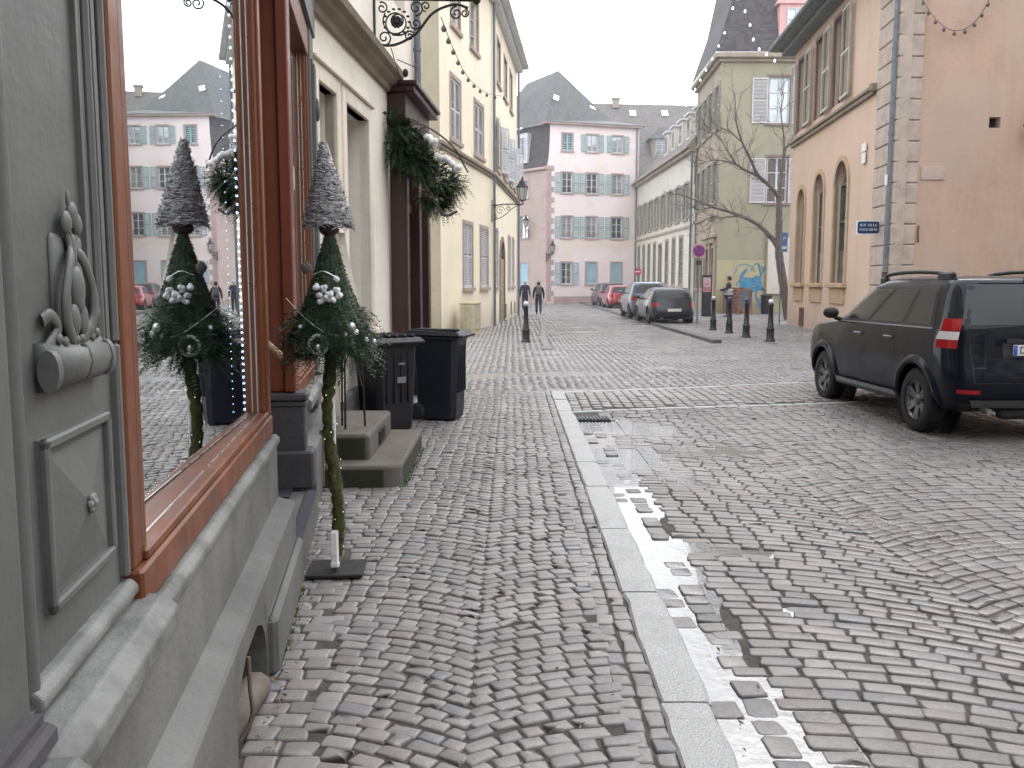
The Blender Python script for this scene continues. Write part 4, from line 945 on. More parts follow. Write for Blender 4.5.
wheelie('black ribbed-lid wheelie bin standing nearest the steps', -1.38, 9.75, R(38), M['bin1'], 1.08, True, True)
wheelie('dark navy wheelie bin turned side-on, with a wheel in view, behind the black one', -.86, 10.6, R(78), M['bin2'], 1.10, False)
# ================================================================ yellow building, bending with the street
DA, DB = R(10), R(5); FA = frame(-2.08, 26.4, pi/2-DA); BX, BY = -.72, 34.1; FBb = frame(BX, BY, pi/2-DB)
yel = empty('yellow_building', 'pale yellow three storey building with lavender shutters, left side behind the bins', 'building', -2.08, 26.4, pi/2-DA)
LA, LB = 7.82, 11.0; ZC = 5.55; ZE = 11.7
lowA = [(2.95, 4.25, 1.45, 3.5), (5.6, 6.85, 1.45, 3.5)]; upA = [(1.35, 2.6, 5.95, 7.75), (4.7, 6.1, 5.95, 7.65)]; topA = [(1.5, 2.6, 9.3, 10.9), (4.15, 5.3, 9.3, 10.9)]
lowB = [(.7, 1.75, 1.45, 3.6), (6.2, 7.2, 1.45, 3.6), (8.2, 9.2, 1.45, 3.6), (2.6, 4.3, 0, 3.3)]; upB = [(1.4, 2.7, 6.0, 7.8), (4.2, 5.5, 6.0, 7.8), (6.9, 8.2, 6.0, 7.8), (9.2, 10.2, 6.0, 7.8)]; topB = [(1.6, 2.8, 9.3, 10.9), (4.4, 5.6, 9.3, 10.9), (7.0, 8.2, 9.3, 10.9)]
b = MB(FA); wall(b, 0, LA, 0, ZE, lowA+upA+topA, .22); wall(b, 0, LB, 0, ZE, lowB+upB+topB, .22, 0, FA.inverted() @ FBb)
b.build('wall', M['yellow'], yel)
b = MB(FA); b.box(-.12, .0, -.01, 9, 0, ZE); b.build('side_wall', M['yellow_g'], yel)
b = MB(FA); b.box(-.14, LA, -.13, .05, ZC, ZC+.12, None, .02); b.box(-.14, LA, -.07, .05, ZC-.1, ZC-.004, None, .01)
b.box(0, LB, -.13, .05, ZC, ZC+.12, FA.inverted() @ FBb, .02); b.box(0, LB, -.07, .05, ZC-.1, ZC-.004, FA.inverted() @ FBb, .01); b.build('string_course', M['cornice'], yel)
b = MB(FA)
for T in (None, FA.inverted() @ FBb):
    L = LA if T is None else LB; b.box(-.3 if T is None else 0, L, -.30, .1, ZE, ZE+.16, T, .03); b.box(-.3 if T is None else 0, L, -.5, .1, ZE+.16, ZE+.24, T); b.tube([(-.4 if T is None else 0, -.52, ZE+.25), (L, -.52, ZE+.25)], .08, 8, True, T)
b.build('eave', M['white_p'], yel)
b = MB(FA); b.add([(-.4, -.5, ZE+.26), (LA, -.5, ZE+.26), (LA, 5, ZE+4.2), (-.4, 5, ZE+4.2)], [(0, 1, 2, 3)]); b.add([(-.12, -.5, ZE+.2), (-.12, 5, ZE+4.2), (-.12, 9, ZE+.2)], [(0, 1, 2)]); b.add([(0, -.5, ZE+.26), (LB, -.5, ZE+.26), (LB, 5, ZE+4.2), (0, 5, ZE+4.2)], [(0, 1, 2, 3)], FA.inverted() @ FBb); b.box(LB-.1, LB, 0, 8, 0, ZE+.1, FA.inverted() @ FBb); b.build('roof', M['roof1'], yel)
for F, ops in ((FA, lowA+upA+topA), (FBb, lowB[:3]+upB+topB)):
    for o in ops:
        low = o[2] < 2; window(yel, F, *o, .16)
        if o[2] < 8 and not (F is FBb and not low):
            hw = (o[1]-o[0])/2; shutter(yel, F, o[0], o[2], hw-.01, o[3]-o[2], M['plum'], True, 0, 'l', .03); shutter(yel, F, o[1], o[2], hw-.01, o[3]-o[2], M['plum'], True, 0, 'r', .03)
        elif o[2] < 8:
            shutter(yel, F, o[0]-.1, o[2], .6, o[3]-o[2], M['white_p'], True, R(12), 'r', -.06); shutter(yel, F, o[1]+.1, o[2], .6, o[3]-o[2], M['white_p'], True, R(-25), 'l', -.06)
lav = stucco('lavender_stone', lin(176, 160, 150), .8, 2, .3, .9, .3)
for F, ops in ((FA, lowA+upA+topA), (FBb, lowB[:3]+upB+topB)):
    for o in ops: surr(yel, F, o, lav, .13, .025, .06)
b = MB(FBb); b.box(2.6, 4.3, .15, .2, 0, 2.7)
for k in range(4): b.box(2.65+.42*k, 3.0+.42*k, .12, .15, .2, 2.5, None, .01)
b.box(2.6, 4.3, .06, .2, 2.7, 2.8)
b.build('door', paint('brown_door', lin(130, 105, 84), .5, .7, 4, .2), yel)
b = MB(FBb)
for s_ in range(10):
    a0, a1 = pi*s_/10, pi*(s_+1)/10; p0, p1 = (3.45+.85*math.cos(a0), 2.6+.68*math.sin(a0)), (3.45+.85*math.cos(a1), 2.6+.68*math.sin(a1)); q0, q1 = (3.45+1.05*math.cos(a0), 2.6+.9*math.sin(a0)), (3.45+1.05*math.cos(a1), 2.6+.9*math.sin(a1))
    b.prism([p0, q0, q1, p1], -.05, .1, 'y')
b.box(2.4, 2.6, -.05, .1, 0, 2.6); b.box(4.3, 4.5, -.05, .1, 0, 2.6); b.build('door_arch', M['cornice'], yel)
b = MB(FA); b.tube([(LA-.1, -.09, 0), (LA-.1, -.09, ZE+.2)], .05, 8); b.tube([(LB, -.09, 0), (LB, -.09, ZE+.2)], .055, 8, True, FA.inverted() @ FBb); b.build('downpipe', M['zinc'], yel)
b = MB(FBb); b.box(7.6, 7.9, -.02, .02, .15, .75); b.box(9.6, 9.9, -.02, .02, .15, .7); b.box(5.0, 5.3, -.02, .02, .1, .7); b.build('cellar_grille', M['iron'], yel)
# utility cabinet
FU = frame(-1.13, 27.45, pi/2-DA); cab = empty('utility_cabinet', 'beige concrete utility cabinet standing against the yellow wall', 'cabinet', -1.13, 27.45, pi/2-DA)
b = MB(FU); b.box(0, .95, .0, .5, -.02, .1, None, .01); b.box(.02, .93, .02, .48, .1, .95, None, .015); b.box(-.01, .96, -.01, .5, .95, 1.02, None, .015); b.build('body', M['pebble'], cab)
b = MB(FU); b.box(.08, .87, .0, .02, .18, .88, None, .004); b.box(.0, .02, .08, .42, .18, .88, None, .004); b.build('door', stucco('cabinet_door', lin(190, 182, 156), .7, 6, .3, .9, .4), cab)
# lantern on scroll bracket (shared builder)
def lantern(label, x, y, rz, z, arm, s=1.0, grp='wall lanterns on iron brackets'):
    F = frame(x, y, rz, z); r = empty('wall_lantern', label, 'lantern', x, y, rz, z, grp)
    b = MB(F); b.tube([(0, 0, -.55*s), (0, 0, .25*s)], .02*s, 8); b.tube(bent([(0, 0, .05*s), (arm*.5, 0, .10*s), (arm, 0, .1*s), (arm, 0, .2*s)], 6), .022*s, 8); b.tube(bent([(0, 0, -.5*s), (arm*.35, 0, -.35*s), (arm*.75, 0, 0), (arm, 0, .08*s)], 6), .016*s, 6)
    for cx, cz, r0, a0, t in ((.28, -.13, .17, 0, 1.6), (.12, -.35, .1, 1, 1.4), (.55, -.05, .1, 2, -1.4), (.1, .05, .08, 4, 1.2)): b.tube(spiral(cx*arm/1.05, cz*s, r0*s, .02*s, a0, t), .012*s, 6)
    b.build('bracket', M['iron'], r)
    T = F @ Matrix.Translation((arm, 0, .2*s)); b = MB(T); b.lathe([(.03*s, 0), (.10*s, .03*s), (.12*s, .06*s)], 6, None, False)
    for k in range(6):
        a = k*pi/3; b.tube([(.12*s*math.cos(a), .12*s*math.sin(a), .06*s), (.20*s*math.cos(a), .20*s*math.sin(a), .50*s)], .012*s, 4)
    b.lathe([(.23*s, .50*s), (.22*s, .54*s), (.12*s, .68*s), (.10*s, .74*s), (.05*s, .78*s), (.03*s, .88*s), (.01*s, .92*s)], 6, None, False); b.build('lamp_housing', M['iron'], r)
    b = MB(T); b.lathe([(.11*s, .06*s), (.19*s, .50*s)], 6, None, False); b.build('lamp_glass', M['lampglass'], r); return r
lantern('black hexagonal lantern on a scroll bracket fixed to the yellow building', -.74, 33.9, R(-3), 4.4, 1.12)
# ================================================================ pink building at the end of the street
FP = frame(2.67, 70.6, R(17)); FPS = frame(2.67, 70.6, R(-51))
pk = empty('pink_building', 'pale pink four storey corner building with teal shutters and steep brown roof', 'building', 2.67, 70.6, R(17))
W = 7.75
cols = [(1.25, 2.1), (3.3, 4.2), (5.45, 6.35)]
r1 = [(a, c, 11.75, 13.05) for a, c in cols]; r2 = [(a, c, 8.55, 10.1) for a, c in cols]; r3 = [(a, c, 5.1, 6.75) for a, c in cols]; r4 = [(a, c, 1.5, 3.2) for a, c in cols]
b = MB(FP); wall(b, 0, W, 0, 10.4, r2+r3+r4, .2); wall(b, .28, W, 10.4, 13.75, r1, .2)
for k in range(8):
    z0, z1 = 10.4+k*.42, 10.4+(k+1)*.42; f = lambda z: .28*(1-math.exp(-(z-10.4)*1.1)) if z < 13.7 else .28
    b.add([(f(z0)-.02, 0, z0), (.28, 0, z0), (.28, 0, z1), (f(z1)-.02, 0, z1)], [(0, 1, 2, 3)])
b.box(W-.05, W, 0, 8, 0, 13.75)
b.build('wall', M['pink'], pk)
b = MB(FPS); so_ = [(-3.2, -2.2, 1.3, 3.2), (-3.2, -2.2, 5.2, 6.9), (-3.2, -2.2, 8.3, 9.6)]; wall(b, -9, 0, 0, 10.3, so_, .2); b.build('side_wall', M['pinksand'] if 0 else stucco('grey_pink_render', lin(186, 168, 158), .88, .5, .3, .9, .2, .3), pk)
b = MB(FP)
for k in range(26):
    z = .2+k*.4; L = .62 if k % 2 else .38; b.box(-.015, L, -.03, .05, z, z+.385, None, .01)
b.box(-.03, .3, -.06, .05, 10.3, 10.45)
T = FP.inverted() @ FPS
for k in range(26):
    z = .2+k*.4; L = .38 if k % 2 else .62; b.box(-L, .0, -.028, .05, z, z+.385, T, .01)
b.box(-9, .05, -.25, .05, 10.3, 10.5, T, .02); b.box(-.3, W+.1, -.35, .05, 13.7, 13.85); b.build('quoins', M['pinksand'], pk)
b = MB(FP); b.box(0.62, W, -.04, .02, 0, .55); b.box(1.6, 2.3, -.05, .0, .15, .4); b.build('plinth', M['pinksand'], pk)
for row, gl in ((r1, 'glass_sky'), (r2, 'glass'), (r3, 'glass'), (r4, 'glass')):
    for i, o in enumerate(row):
        closed = (row is r1 and i == 0) or (row is r4 and i > 0); h = o[3]-o[2]; hw = (o[1]-o[0])/2
        if closed:
            m_ = M['teal'] if row is r1 else M['blue_sh']; lv = row is r1
            shutter(pk, FP, o[0], o[2], hw, h, m_, lv, 0, 'l', .05, 8); shutter(pk, FP, o[1], o[2], hw, h, m_, lv, 0, 'r', .05, 8); window(pk, FP, *o, .16, 2, 2, None, M['glass'])
        else:
            window(pk, FP, *o, .12, 2, 3, None, M[gl] if gl != 'glass' else None, .07); sw = .46 if row is not r1 else .40; m_ = M['teal'] if row is not r4 else M['blue_sh']
            shutter(pk, FP, o[0]-.10, o[2], sw, h, m_, True, 0, 'r', -.06, 9); shutter(pk, FP, o[1]+.10, o[2], sw, h, m_, True, 0, 'l', -.06, 9)
for o in r1+r2+r3+r4: surr(pk, FP, o, M['pinksand'], .1, .03, .05)
for o in so_: surr(pk, FPS, o, M['pinksand'], .12, .03, .05)
for o in so_: window(pk, FPS, *o, .12, 2, 3, None, M['glass_curtain'])
shutter(pk, FPS, -3.2, 1.3, 1.0, 1.9, M['blue_sh'], False, 0, 'l', .05)
b = MB(FP)
for row in (r2, r3):
    for o in row:
        for z in (.25, .5): b.tube([(o[0], -.06, o[2]+z*.6), (o[1], -.06, o[2]+z*.6)], .015, 5)
b.build('window_rail', M['iron'], pk)
b = MB(FP)                                                            # roofs: hipped, with the mansard on the side
e = [(-.1, -.45, 13.85), (W+.3, -.45, 13.85)]; rg = [(1.0, 5.0, 18.9), (1.0, 5.0, 18.9)]
A = FP @ Vector((-.25, -.45, 13.85)); Bp = FP @ Vector((W+.35, -.45, 13.85)); P0 = FP @ Vector((2.7, 5.0, 18.9)); P1 = FP @ Vector((8.5, 7.5, 15.6))
Sx = FPS @ Vector((-9, .6, 13.7)); S2 = FPS @ Vector((-9, 5.5, 18.9)); Bk = FP @ Vector((W+.35, 14, 13.8))
mb = MB(); mb.add([A, Bp, P1, P0, Sx, S2, Bk], [(0, 1, 2, 3), (4, 0, 3, 5), (1, 6, 2)]); mb.build('roof', M['roof1'], pk)
mb = MB(FPS); pr = [(.08-.02, 10.5), (.0, 10.6), (.10, 11.1), (.2, 11.8), (.34, 12.8), (.42, 13.8)]
for (y0, z0), (y1, z1) in zip(pr, pr[1:]): mb.add([(-9, y0-.05, z0), (.05, y0-.05, z0), (.05, y1-.05, z1), (-9, y1-.05, z1)], [(0, 1, 2, 3)])
mb.build('mansard', M['slate'], pk)
mb = MB(FPS); mb.box(-3.6, -2.2, -.1, .6, 11.0, 13.3); mb.build('dormer', M['white_p'], pk); window(pk, FPS, -3.35, -2.45, 11.3, 13.0, -.12, 2, 3, None, M['glass'])
mb = MB(FP); mb.box(-1.5, -.9, 7, 7.6, 15.5, 19.2); mb.box(-1.55, -.85, 6.95, 7.65, 19.2, 19.35); mb.build('chimney', M['rowstone'], pk)
for s0, t0 in ((.50, .52), (.02, .40)):
    mb = MB(); L0 = A.lerp(P0, t0); L1 = A.lerp(P0, t0+.10); Q0 = Bp.lerp(P1, t0); Q1 = Bp.lerp(P1, t0+.10); up_ = Vector((0, -.05, .08))
    q_ = [L0.lerp(Q0, s0)+up_, L0.lerp(Q0, s0+.07)+up_, L1.lerp(Q1, s0+.07)+up_, L1.lerp(Q1, s0)+up_]; mb.add(q_, [(0, 1, 2, 3)]); mb.build('skylight', M['glass_sky'], pk)
mb = MB(FP); mb.tube([(W-.25, -.1, 0), (W-.25, -.1, 13.7)], .06, 8); mb.build('downpipe', M['zinc'], pk)
c = FP @ Vector((-.05, -.1, 5.0)); lantern('small black lantern hanging on the corner of the pink building', c.x, c.y, R(5), 3.75, .5, 1.0)
q = FPS @ Vector((-2.0, -.1, 5.6)); lantern('black lantern projecting from the shaded side of the pink building', q.x, q.y, R(-120), 5.7, .5, 1.1)
# ---------------------------------------------------------------- big brown-roofed house behind
bk = empty('gabled_house', 'large brown tiled roof with a small dormer, seen between the pink and the beige buildings', 'house', 10, 80, 0); FK = frame(10, 80, 0)
b = MB(FK); b.box(-1, 20, 0, 14, 0, 11.3); b.build('wall', M['rowwall'], bk)
b = MB(FK); b.add([(-9, -.6, 11.2), (21, -.6, 11.0), (21, 8, 18.1), (-9, 8, 18.7), (-9, 16, 11)], [(0, 1, 2, 3), (0, 3, 4)]); b.build('roof', M['roof2'], bk)
FD2 = FK @ Matrix.Translation((3.2, 1.2, 0)); b = MB(FD2); b.box(-.8, .8, 0, 3, 12.6, 14.4); b.build('dormer', M['rowstone'], bk); window(bk, FD2, -.55, .55, 12.8, 14.2, -.06, 2, 3, None, M['glass'])
b = MB(FD2); b.add([(-1.1, -.35, 14.2), (1.1, -.35, 14.2), (0, .9, 15.4), (-1.1, 3, 14.4), (1.1, 3, 14.4), (0, 3, 15.4)], [(0, 1, 2), (0, 2, 5, 3), (1, 4, 5, 2)]); b.build('dormer_roof', M['roof1'], bk)
b = MB(FK); b.box(-.5, .1, 7.2, 7.8, 18.0, 18.8); b.box(-.6, .2, 7.1, 7.9, 18.8, 18.95); b.build('chimney', M['rowstone'], bk)
b = MB(FK); rr_ = random.Random(3)
for x in (1.0, 4.0, 7.2): b.add([(x, 6.2, 17.1), (x+.6, 6.2, 17.1), (x+.6, 6.8, 17.7), (x, 6.8, 17.7)], [(0, 1, 2, 3)])
b.build('skylight', M['glass_sky'], bk)
# ---------------------------------------------------------------- beige row house on the right
RX, RY, RL = 9.93, 72.8, 20.0; FR = frame(RX, RY, -(pi/2)+R(1.6)); 
row = empty('row_house', 'long beige two storey house with grey shutters and small roof dormers behind the cars', 'house', RX, RY, -(pi/2)+R(1.6))
up = [(1.0+2.35*k, 2.0+2.35*k, 5.4, 7.5) for k in range(8)]; lo = [(1.0+2.2*k, 1.95+2.2*k, 1.45, 4.4) for k in range(8) if k != 4]; dr_ = [(9.6, 10.7, .1, 4.2)]
b = MB(FR); wall(b, 0, RL, 0, 9.1, up+lo+dr_, .2); b.box(-.05, 0, 0, 8, 0, 9.1); b.build('wall', M['rowwall'], row)
for o in up+lo+dr_: surr(row, FR, o, M['rowstone'], .14, .03, .07 if o[2] > 1 else 0)
b = MB(FR)
b.box(0, RL, -.08, .02, 4.85, 5.0); b.box(0, RL, -.3, .05, 9.1, 9.3, None, .03); b.box(0, RL, -.5, 0, 9.3, 9.38); b.box(0, RL, -.05, .02, 0, .6); b.build('stone_trim', M['rowstone'], row)
for i, o in enumerate(up+lo):
    window(row, FR, *o, .15, 2, 3, M['rowsh']); h = o[3]-o[2]; hw = (o[1]-o[0])/2
    if o in lo: shutter(row, FR, o[0], o[2], hw, h, M['rowsh'], True, 0, 'l', .03, 8); shutter(row, FR, o[1], o[2], hw, h, M['rowsh'], True, 0, 'r', .03, 8)
    else: shutter(row, FR, o[0]-.1, o[2], .5, h, M['rowsh'], True, 0, 'r', -.06, 8); shutter(row, FR, o[1]+.1, o[2], .5, h, M['rowsh'], True, 0, 'l', -.06, 8)
b = MB(FR); b.box(9.6, 10.7, .12, .18, .1, 4.2); b.build('door', M['dkwood'], row)
b = MB(FR); b.add([(0, -.5, 9.38), (RL, -.5, 9.38), (RL, 4.2, 14.2), (0, 4.2, 14.2)], [(0, 1, 2, 3)]); b.add([(0, -.5, 9.38), (0, 4.2, 14.2), (0, 9, 9.4)], [(0, 1, 2)]); b.build('roof', M['roof2'], row)
for k in range(5):
    T = FR @ Matrix.Translation((9.0+2.3*k, .5, 10.3)); b = MB(T); b.box(-.55, .55, 0, 2.2, 0, 1.55); d_ = b.build('dormer', M['rowwall'], row); b = MB(T); b.box(-.72, .72, -.15, 2.4, 1.55, 1.67); b.build('dormer_roof', M['white_p'], d_); b = MB(T); b.box(-.35, .35, -.02, .0, .25, 1.3); b.build('pane', M['glass'], d_)
b = MB(FR); b.tube([(RL-.15, -.12, 0), (RL-.15, -.12, 9.2)], .07, 8); b.build('downpipe', M['zinc'], row)
# ---------------------------------------------------------------- olive building
OX, OY = 10.4, 46.0; FO = frame(OX, OY, 0); OL = 7.4; FOS = frame(OX+.3, OY+OL, -(pi/2)-R(2.4)); TS = FO.inverted() @ FOS
olv = empty('olive_building', 'olive rendered building with slate mansard roof, blue graffiti and white shutters', 'building', OX, OY, 0)
ow = [(2.35, 3.4, 9.5, 11.75), (2.35, 3.4, 5.6, 7.85)]
ZO = 12.45
b = MB(FO); wall(b, 0, 5.5, 2.75, ZO, ow, .2); b.build('wall', M['olive'], olv)
b = MB(FO); wall(b, 0, 5.5, 0, 2.748, [], .2, -.012); b.build('lower_wall', M['olive_l'], olv)
sw_ = [(.7+1.75*k, 1.6+1.75*k, z, z+2.1) for k in range(4) for z in (5.7, 9.4)]; pt = [(4.1, 5.3, .1, 3.4), (5.9, 6.9, .6, 3.4), (1.0, 2.0, 1.3, 3.6), (2.5, 3.4, 1.3, 3.6)]
b = MB(FO); wall(b, 0, OL, 0, ZO, sw_+pt, .25, 0, TS); b.build('street_wall', M['rowstone'], olv)
for o in sw_: window(olv, FOS, *o, .15, 2, 3, M['white_p']); shutter(olv, FOS, o[0]-.06, o[2], .42, 2.1, M['rowsh'], True, 0, 'r', -.06, 8); shutter(olv, FOS, o[1]+.06, o[2], .42, 2.1, M['rowsh'], True, 0, 'l', -.06, 8)
for o in pt: window(olv, FOS, *o, .15, 1, 3, M['rowsh'])
for o in sw_+pt: surr(olv, FOS, o, M['rowstone'], .13, .04, .06)
b = MB(FO)
b.box(3.6, 7.3, -.25, .05, 3.9, 4.1, TS, .03); b.box(3.8, 7.1, -.16, .05, 3.65, 3.9, TS, .02); b.prism([(3.7, 4.1), (7.2, 4.1), (6.5, 4.9), (4.4, 4.9)], -.2, .05, 'y', TS)
for u in (3.7, 5.5, 7.0): b.box(u, u+.25, -.14, .05, 0, 3.65, TS, .02)
b.box(0, OL, -.1, .02, 5.0, 5.18, TS)
for k in range(30): b.box(OL-(.5 if k % 2 else .3), OL+.012, -.03, .04, .1+k*.41, .49+k*.41, TS, .01)
for k in range(29): b.box(4.2, 4.75 if k % 2 else 4.55, -.03, .02, .1+k*.41, .49+k*.41, None, .01)
b.box(-.35, 5.5, -.4, .05, ZO+.15, ZO+.4, None, .04); b.box(-.2, 5.5, -.2, .05, ZO, ZO+.15, None, .03); b.box(0, OL+.3, -.4, .05, ZO+.15, ZO+.4, TS, .04); b.box(0, OL, -.2, .05, ZO-.0, ZO+.15, TS, .03)
b.build('stone_trim', M['rowstone'], olv)
for o in ow:
    window(olv, FO, *o, .1, 2, 3, None, M['glass_sky' if o[2] > 9 else 'glass'], .08)
    shutter(olv, FO, o[0]-.05, o[2], .78, 2.2, M['plum'], True, 0, 'r', -.05); shutter(olv, FO, o[1]+.05, o[2], .78, 2.2, M['plum'], True, 0, 'l', -.05)
brs = stucco('brownish_stone', lin(140, 122, 118), .8, 2, .3, .9, .3)
for o in ow: surr(olv, FO, o, brs, .12, .03, .05)
zb, z2 = ZO+.4, ZO+5.6                                                # steep mansard slopes and flat top
b = MB(FO); C0 = Vector((-.4, -.4, zb)); C1 = Vector((1.0, .9, z2)); Rr0 = Vector((5.5, -.4, zb)); Rr1 = Vector((5.5, .9, z2)); K0 = TS @ Vector((0, -.4, zb)); K1 = TS @ Vector((0, 1.0, z2))
Cm = C0.lerp(C1, .5)+Vector((.18, .15, 0)); Rm = Rr0.lerp(Rr1, .5)+Vector((0, .15, 0)); Km = K0.lerp(K1, .5)+Vector((.18, 0, 0))
b.add([C0, Rr0, Rm, Cm, Rr1, C1, K0, Km, K1], [(0, 1, 2, 3), (3, 2, 4, 5), (6, 0, 3, 7), (7, 3, 5, 8)]); b.add([C1, Rr1, (5.5, 6, z2+2.2), (4, 6, z2+2.2), K1], [(0, 1, 2, 3), (4, 0, 3)]); b.build('mansard_roof', M['slate'], olv)
b = MB(FO); b.box(2.7, 4.2, -.25, 1.6, zb+.3, zb+2.3); b.prism([(2.55, zb+2.3), (4.35, zb+2.3), (4.2, zb+2.6), (3.45, zb+2.85), (2.7, zb+2.6)], -.35, 1.6, 'y'); b.build('dormer', stucco('pink_dormer', lin(218, 176, 172), .85, 2, .2), olv); window(olv, FO, 3.05, 3.9, zb+.5, zb+2.1, -.28, 2, 3, None, M['glass_sky'])
b = MB(FO); b.tube([(-.3, -.35, z2+.05), (5.5, .9, z2+.05)], .08, 6) if 0 else b.box(1.0, 5.5, .8, 1.0, z2, z2+.12); b.build('roof_ridge', M['zinc'], olv)
b = MB(FO); gg = random.Random(21)                                    # graffiti: flat sprayed strokes
def stroke(b, P, w_, y=-.02):
    P = bent(P, 8)
    for i in range(len(P)-1):
        a, c = Vector(P[i]), Vector(P[i+1]); d = (c-a); 
        if d.length < 1e-5: continue
        d.normalize(); n_ = Vector((-d.z, 0, d.x))*w_/2; e_ = d*w_*.3
        dy_ = Vector((0, -.0009*(i+1), 0)); b.add([a-n_-e_+dy_, a+n_-e_+dy_, c+n_+e_+dy_, c-n_+e_+dy_], [(0, 1, 2, 3)])
for k, P in enumerate([[(1.0, 1.5), (1.5, 2.3), (1.2, 1.9), (1.9, 1.8)], [(1.3, 1.3), (1.7, 1.7), (2.2, 1.4), (1.8, 1.2)], [(1.2, 1.7), (1.6, 1.4), (2.0, 1.9), (2.3, 1.3)], [(1.4, 1.5), (2.0, 1.6), (1.6, 1.8), (1.3, 1.6)], [(2.1, 2.5), (2.2, 1.9), (2.0, 1.0), (2.25, .5)], [(2.4, 2.4), (2.1, 1.6), (2.45, 1.1), (2.2, .4)], [(.9, 2.1), (1.1, 2.5), (1.6, 2.5), (1.9, 2.2)], [(1.7, 2.2), (2.0, 2.6), (2.4, 2.2)], [(1.95, .9), (2.3, .7), (2.4, .3), (2.0, .5)], [(1.2, 1.45), (1.9, 1.35), (2.1, 1.55)]]):
    stroke(b, [(p[0], -.016-.03*k/10, p[1]) for p in P], .15 if k in (1, 2, 3, 9) else (.08 if k < 6 else .04), 0)
b.build('graffiti', M['graf'], olv)
# ================================================================ salmon building with arches
FW = frame(10.3, 33.73, R(-94.8)); LW_ = 11.29
org = empty('salmon_building', 'salmon pink building with three tall arched windows, stone quoins and green shutters on the right', 'building', 10.3, 33.73, R(-94.8))
# along the facade u = 0 (far) .. 11.29 (corner); top windows as openings with outward shutters
uw = [(.62, 1.7, 6.95, 9.4), (3.12, 4.12, 6.95, 9.45), (5.3, 6.3, 6.95, 9.5)]
ar = [(1.15, 2.2, 1.6, 4.35), (3.5, 4.7, 1.6, 4.5), (6.0, 7.35, 1.6, 4.5)]
aro = [(a, c, z0, z1+(c-a)/2) for a, c, z0, z1 in ar]; ZW = 10.0
b = MB(FW); wall(b, 0, LW_-.6, 0, ZW, uw+aro, .28)
for a, c, z0, z1 in ar:
    m_, r_ = (a+c)/2, (c-a)/2
    for k in range(16):
        a0, a1 = pi*k/16, pi*(k+1)/16; p0, p1 = (m_+r_*math.cos(a0), z1+r_*math.sin(a0)), (m_+r_*math.cos(a1), z1+r_*math.sin(a1))
        b.add([(p0[0], 0, p0[1]), (p1[0], 0, p1[1]), (p1[0], 0, z1+r_), (p0[0], 0, z1+r_)], [(0, 1, 2, 3)]); b.add([(p0[0], 0, p0[1]), (p1[0], 0, p1[1]), (p1[0], .28, p1[1]), (p0[0], .28, p0[1])], [(0, 1, 2, 3)])
b.box(-.06, 0, 0, 9, 0, ZW); b.build('wall', M['oranger'], org)
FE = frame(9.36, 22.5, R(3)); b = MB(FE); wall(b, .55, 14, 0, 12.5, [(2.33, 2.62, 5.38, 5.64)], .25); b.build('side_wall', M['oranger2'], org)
b = MB(FE); b.box(2.2, 2.75, .24, .3, 5.2, 5.8); b.build('vent', M['dark'], org)
b = MB(FW)                                                            # quoins on both faces, rusticated with open joints
TE = FW.inverted() @ FE
for k in range(24):
    z = .05+k*.5
    if z > 12: break
    b.box(LW_-1.55-(.0), LW_+.03, -.035, .05, z, z+.475, None, .02) if z < 10.6 else None
    b.box(.0, .60, -.04, .05, z, z+.475, TE, .02)
b.box(LW_-1.5, LW_, .0, .3, 0, 10.5); b.box(.02, .58, .0, .3, 0, 12.4, TE); b.build('quoins', M['quoin'], org)
b = MB(FW); b.box(-.05, 9.6, -.16, .05, 6.62, 6.72, None, .02); b.box(-.05, 9.6, -.10, .05, 6.5, 6.618, None, .02); b.box(9.6, 9.75, -.2, .05, 6.55, 6.76, None, .03); b.build('string_course', M['cornice'], org)
b = MB(FW)
for a, c, z0, z1 in ar:
    m_, r_ = (a+c)/2, (c-a)/2; R2 = r_+.16
    b.box(a-.16, a, -.05, .1, z0, z1, None, .01); b.box(c, c+.16, -.05, .1, z0, z1, None, .01)
    for k in range(16):
        a0, a1 = pi*k/16, pi*(k+1)/16
        b.prism([(m_+r_*math.cos(a0), z1+r_*math.sin(a0)), (m_+R2*math.cos(a0), z1+R2*math.sin(a0)), (m_+R2*math.cos(a1), z1+R2*math.sin(a1)), (m_+r_*math.cos(a1), z1+r_*math.sin(a1))], -.05, .06, 'y')
    b.box(a-.25, c+.25, -.16, .28, z0-.14, z0-.002, None, .02); b.box(a-.1, c+.1, -.06, .02, z0-.62, z0-.16, None, .01)
b.build('arch_surround', M['arch'], org)
for a, c, z0, z1 in ar:
    m_, r_ = (a+c)/2, (c-a)/2; b = MB(FW); b.box(a, a+.06, .16, .24, z0, z1); b.box(c-.06, c, .16, .24, z0, z1); b.box(m_-.03, m_+.03, .15, .24, z0, z1+r_-.02)
    for z in (z0+.02, z0+.9, z0+1.8, z1): b.box(a+.06, m_-.03, .16, .24, z, z+.06); b.box(m_+.03, c-.06, .16, .24, z, z+.06)
    b.box(a+.06, m_-.03, .18, .23, z0+.08, z0+.9); b.box(m_+.03, c-.06, .18, .23, z0+.08, z0+.9)
    f_ = b.build('window', M['greenish'], org); b = MB(FW); b.quad((a, .235, z0), (c, .235, z0), (c, .235, z1+r_), (a, .235, z1+r_)); b.build('pane', M['glass'], f_)
for o in uw:
    window(org, FW, *o, .2, 2, 4, M['dkwood'], M['glass'])
    shutter(org, FW, o[1]+.14, o[2], .98, o[3]-o[2], M['greensh'], True, R(-2), 'l', -.10, 24)
shutter(org, FW, .48, 6.95, .5, 2.45, M['greensh'], True, R(2), 'r', -.10, 24)
mvs = stucco('mauve_stone', lin(130, 108, 104), .8, 2, .3, .9, .3)
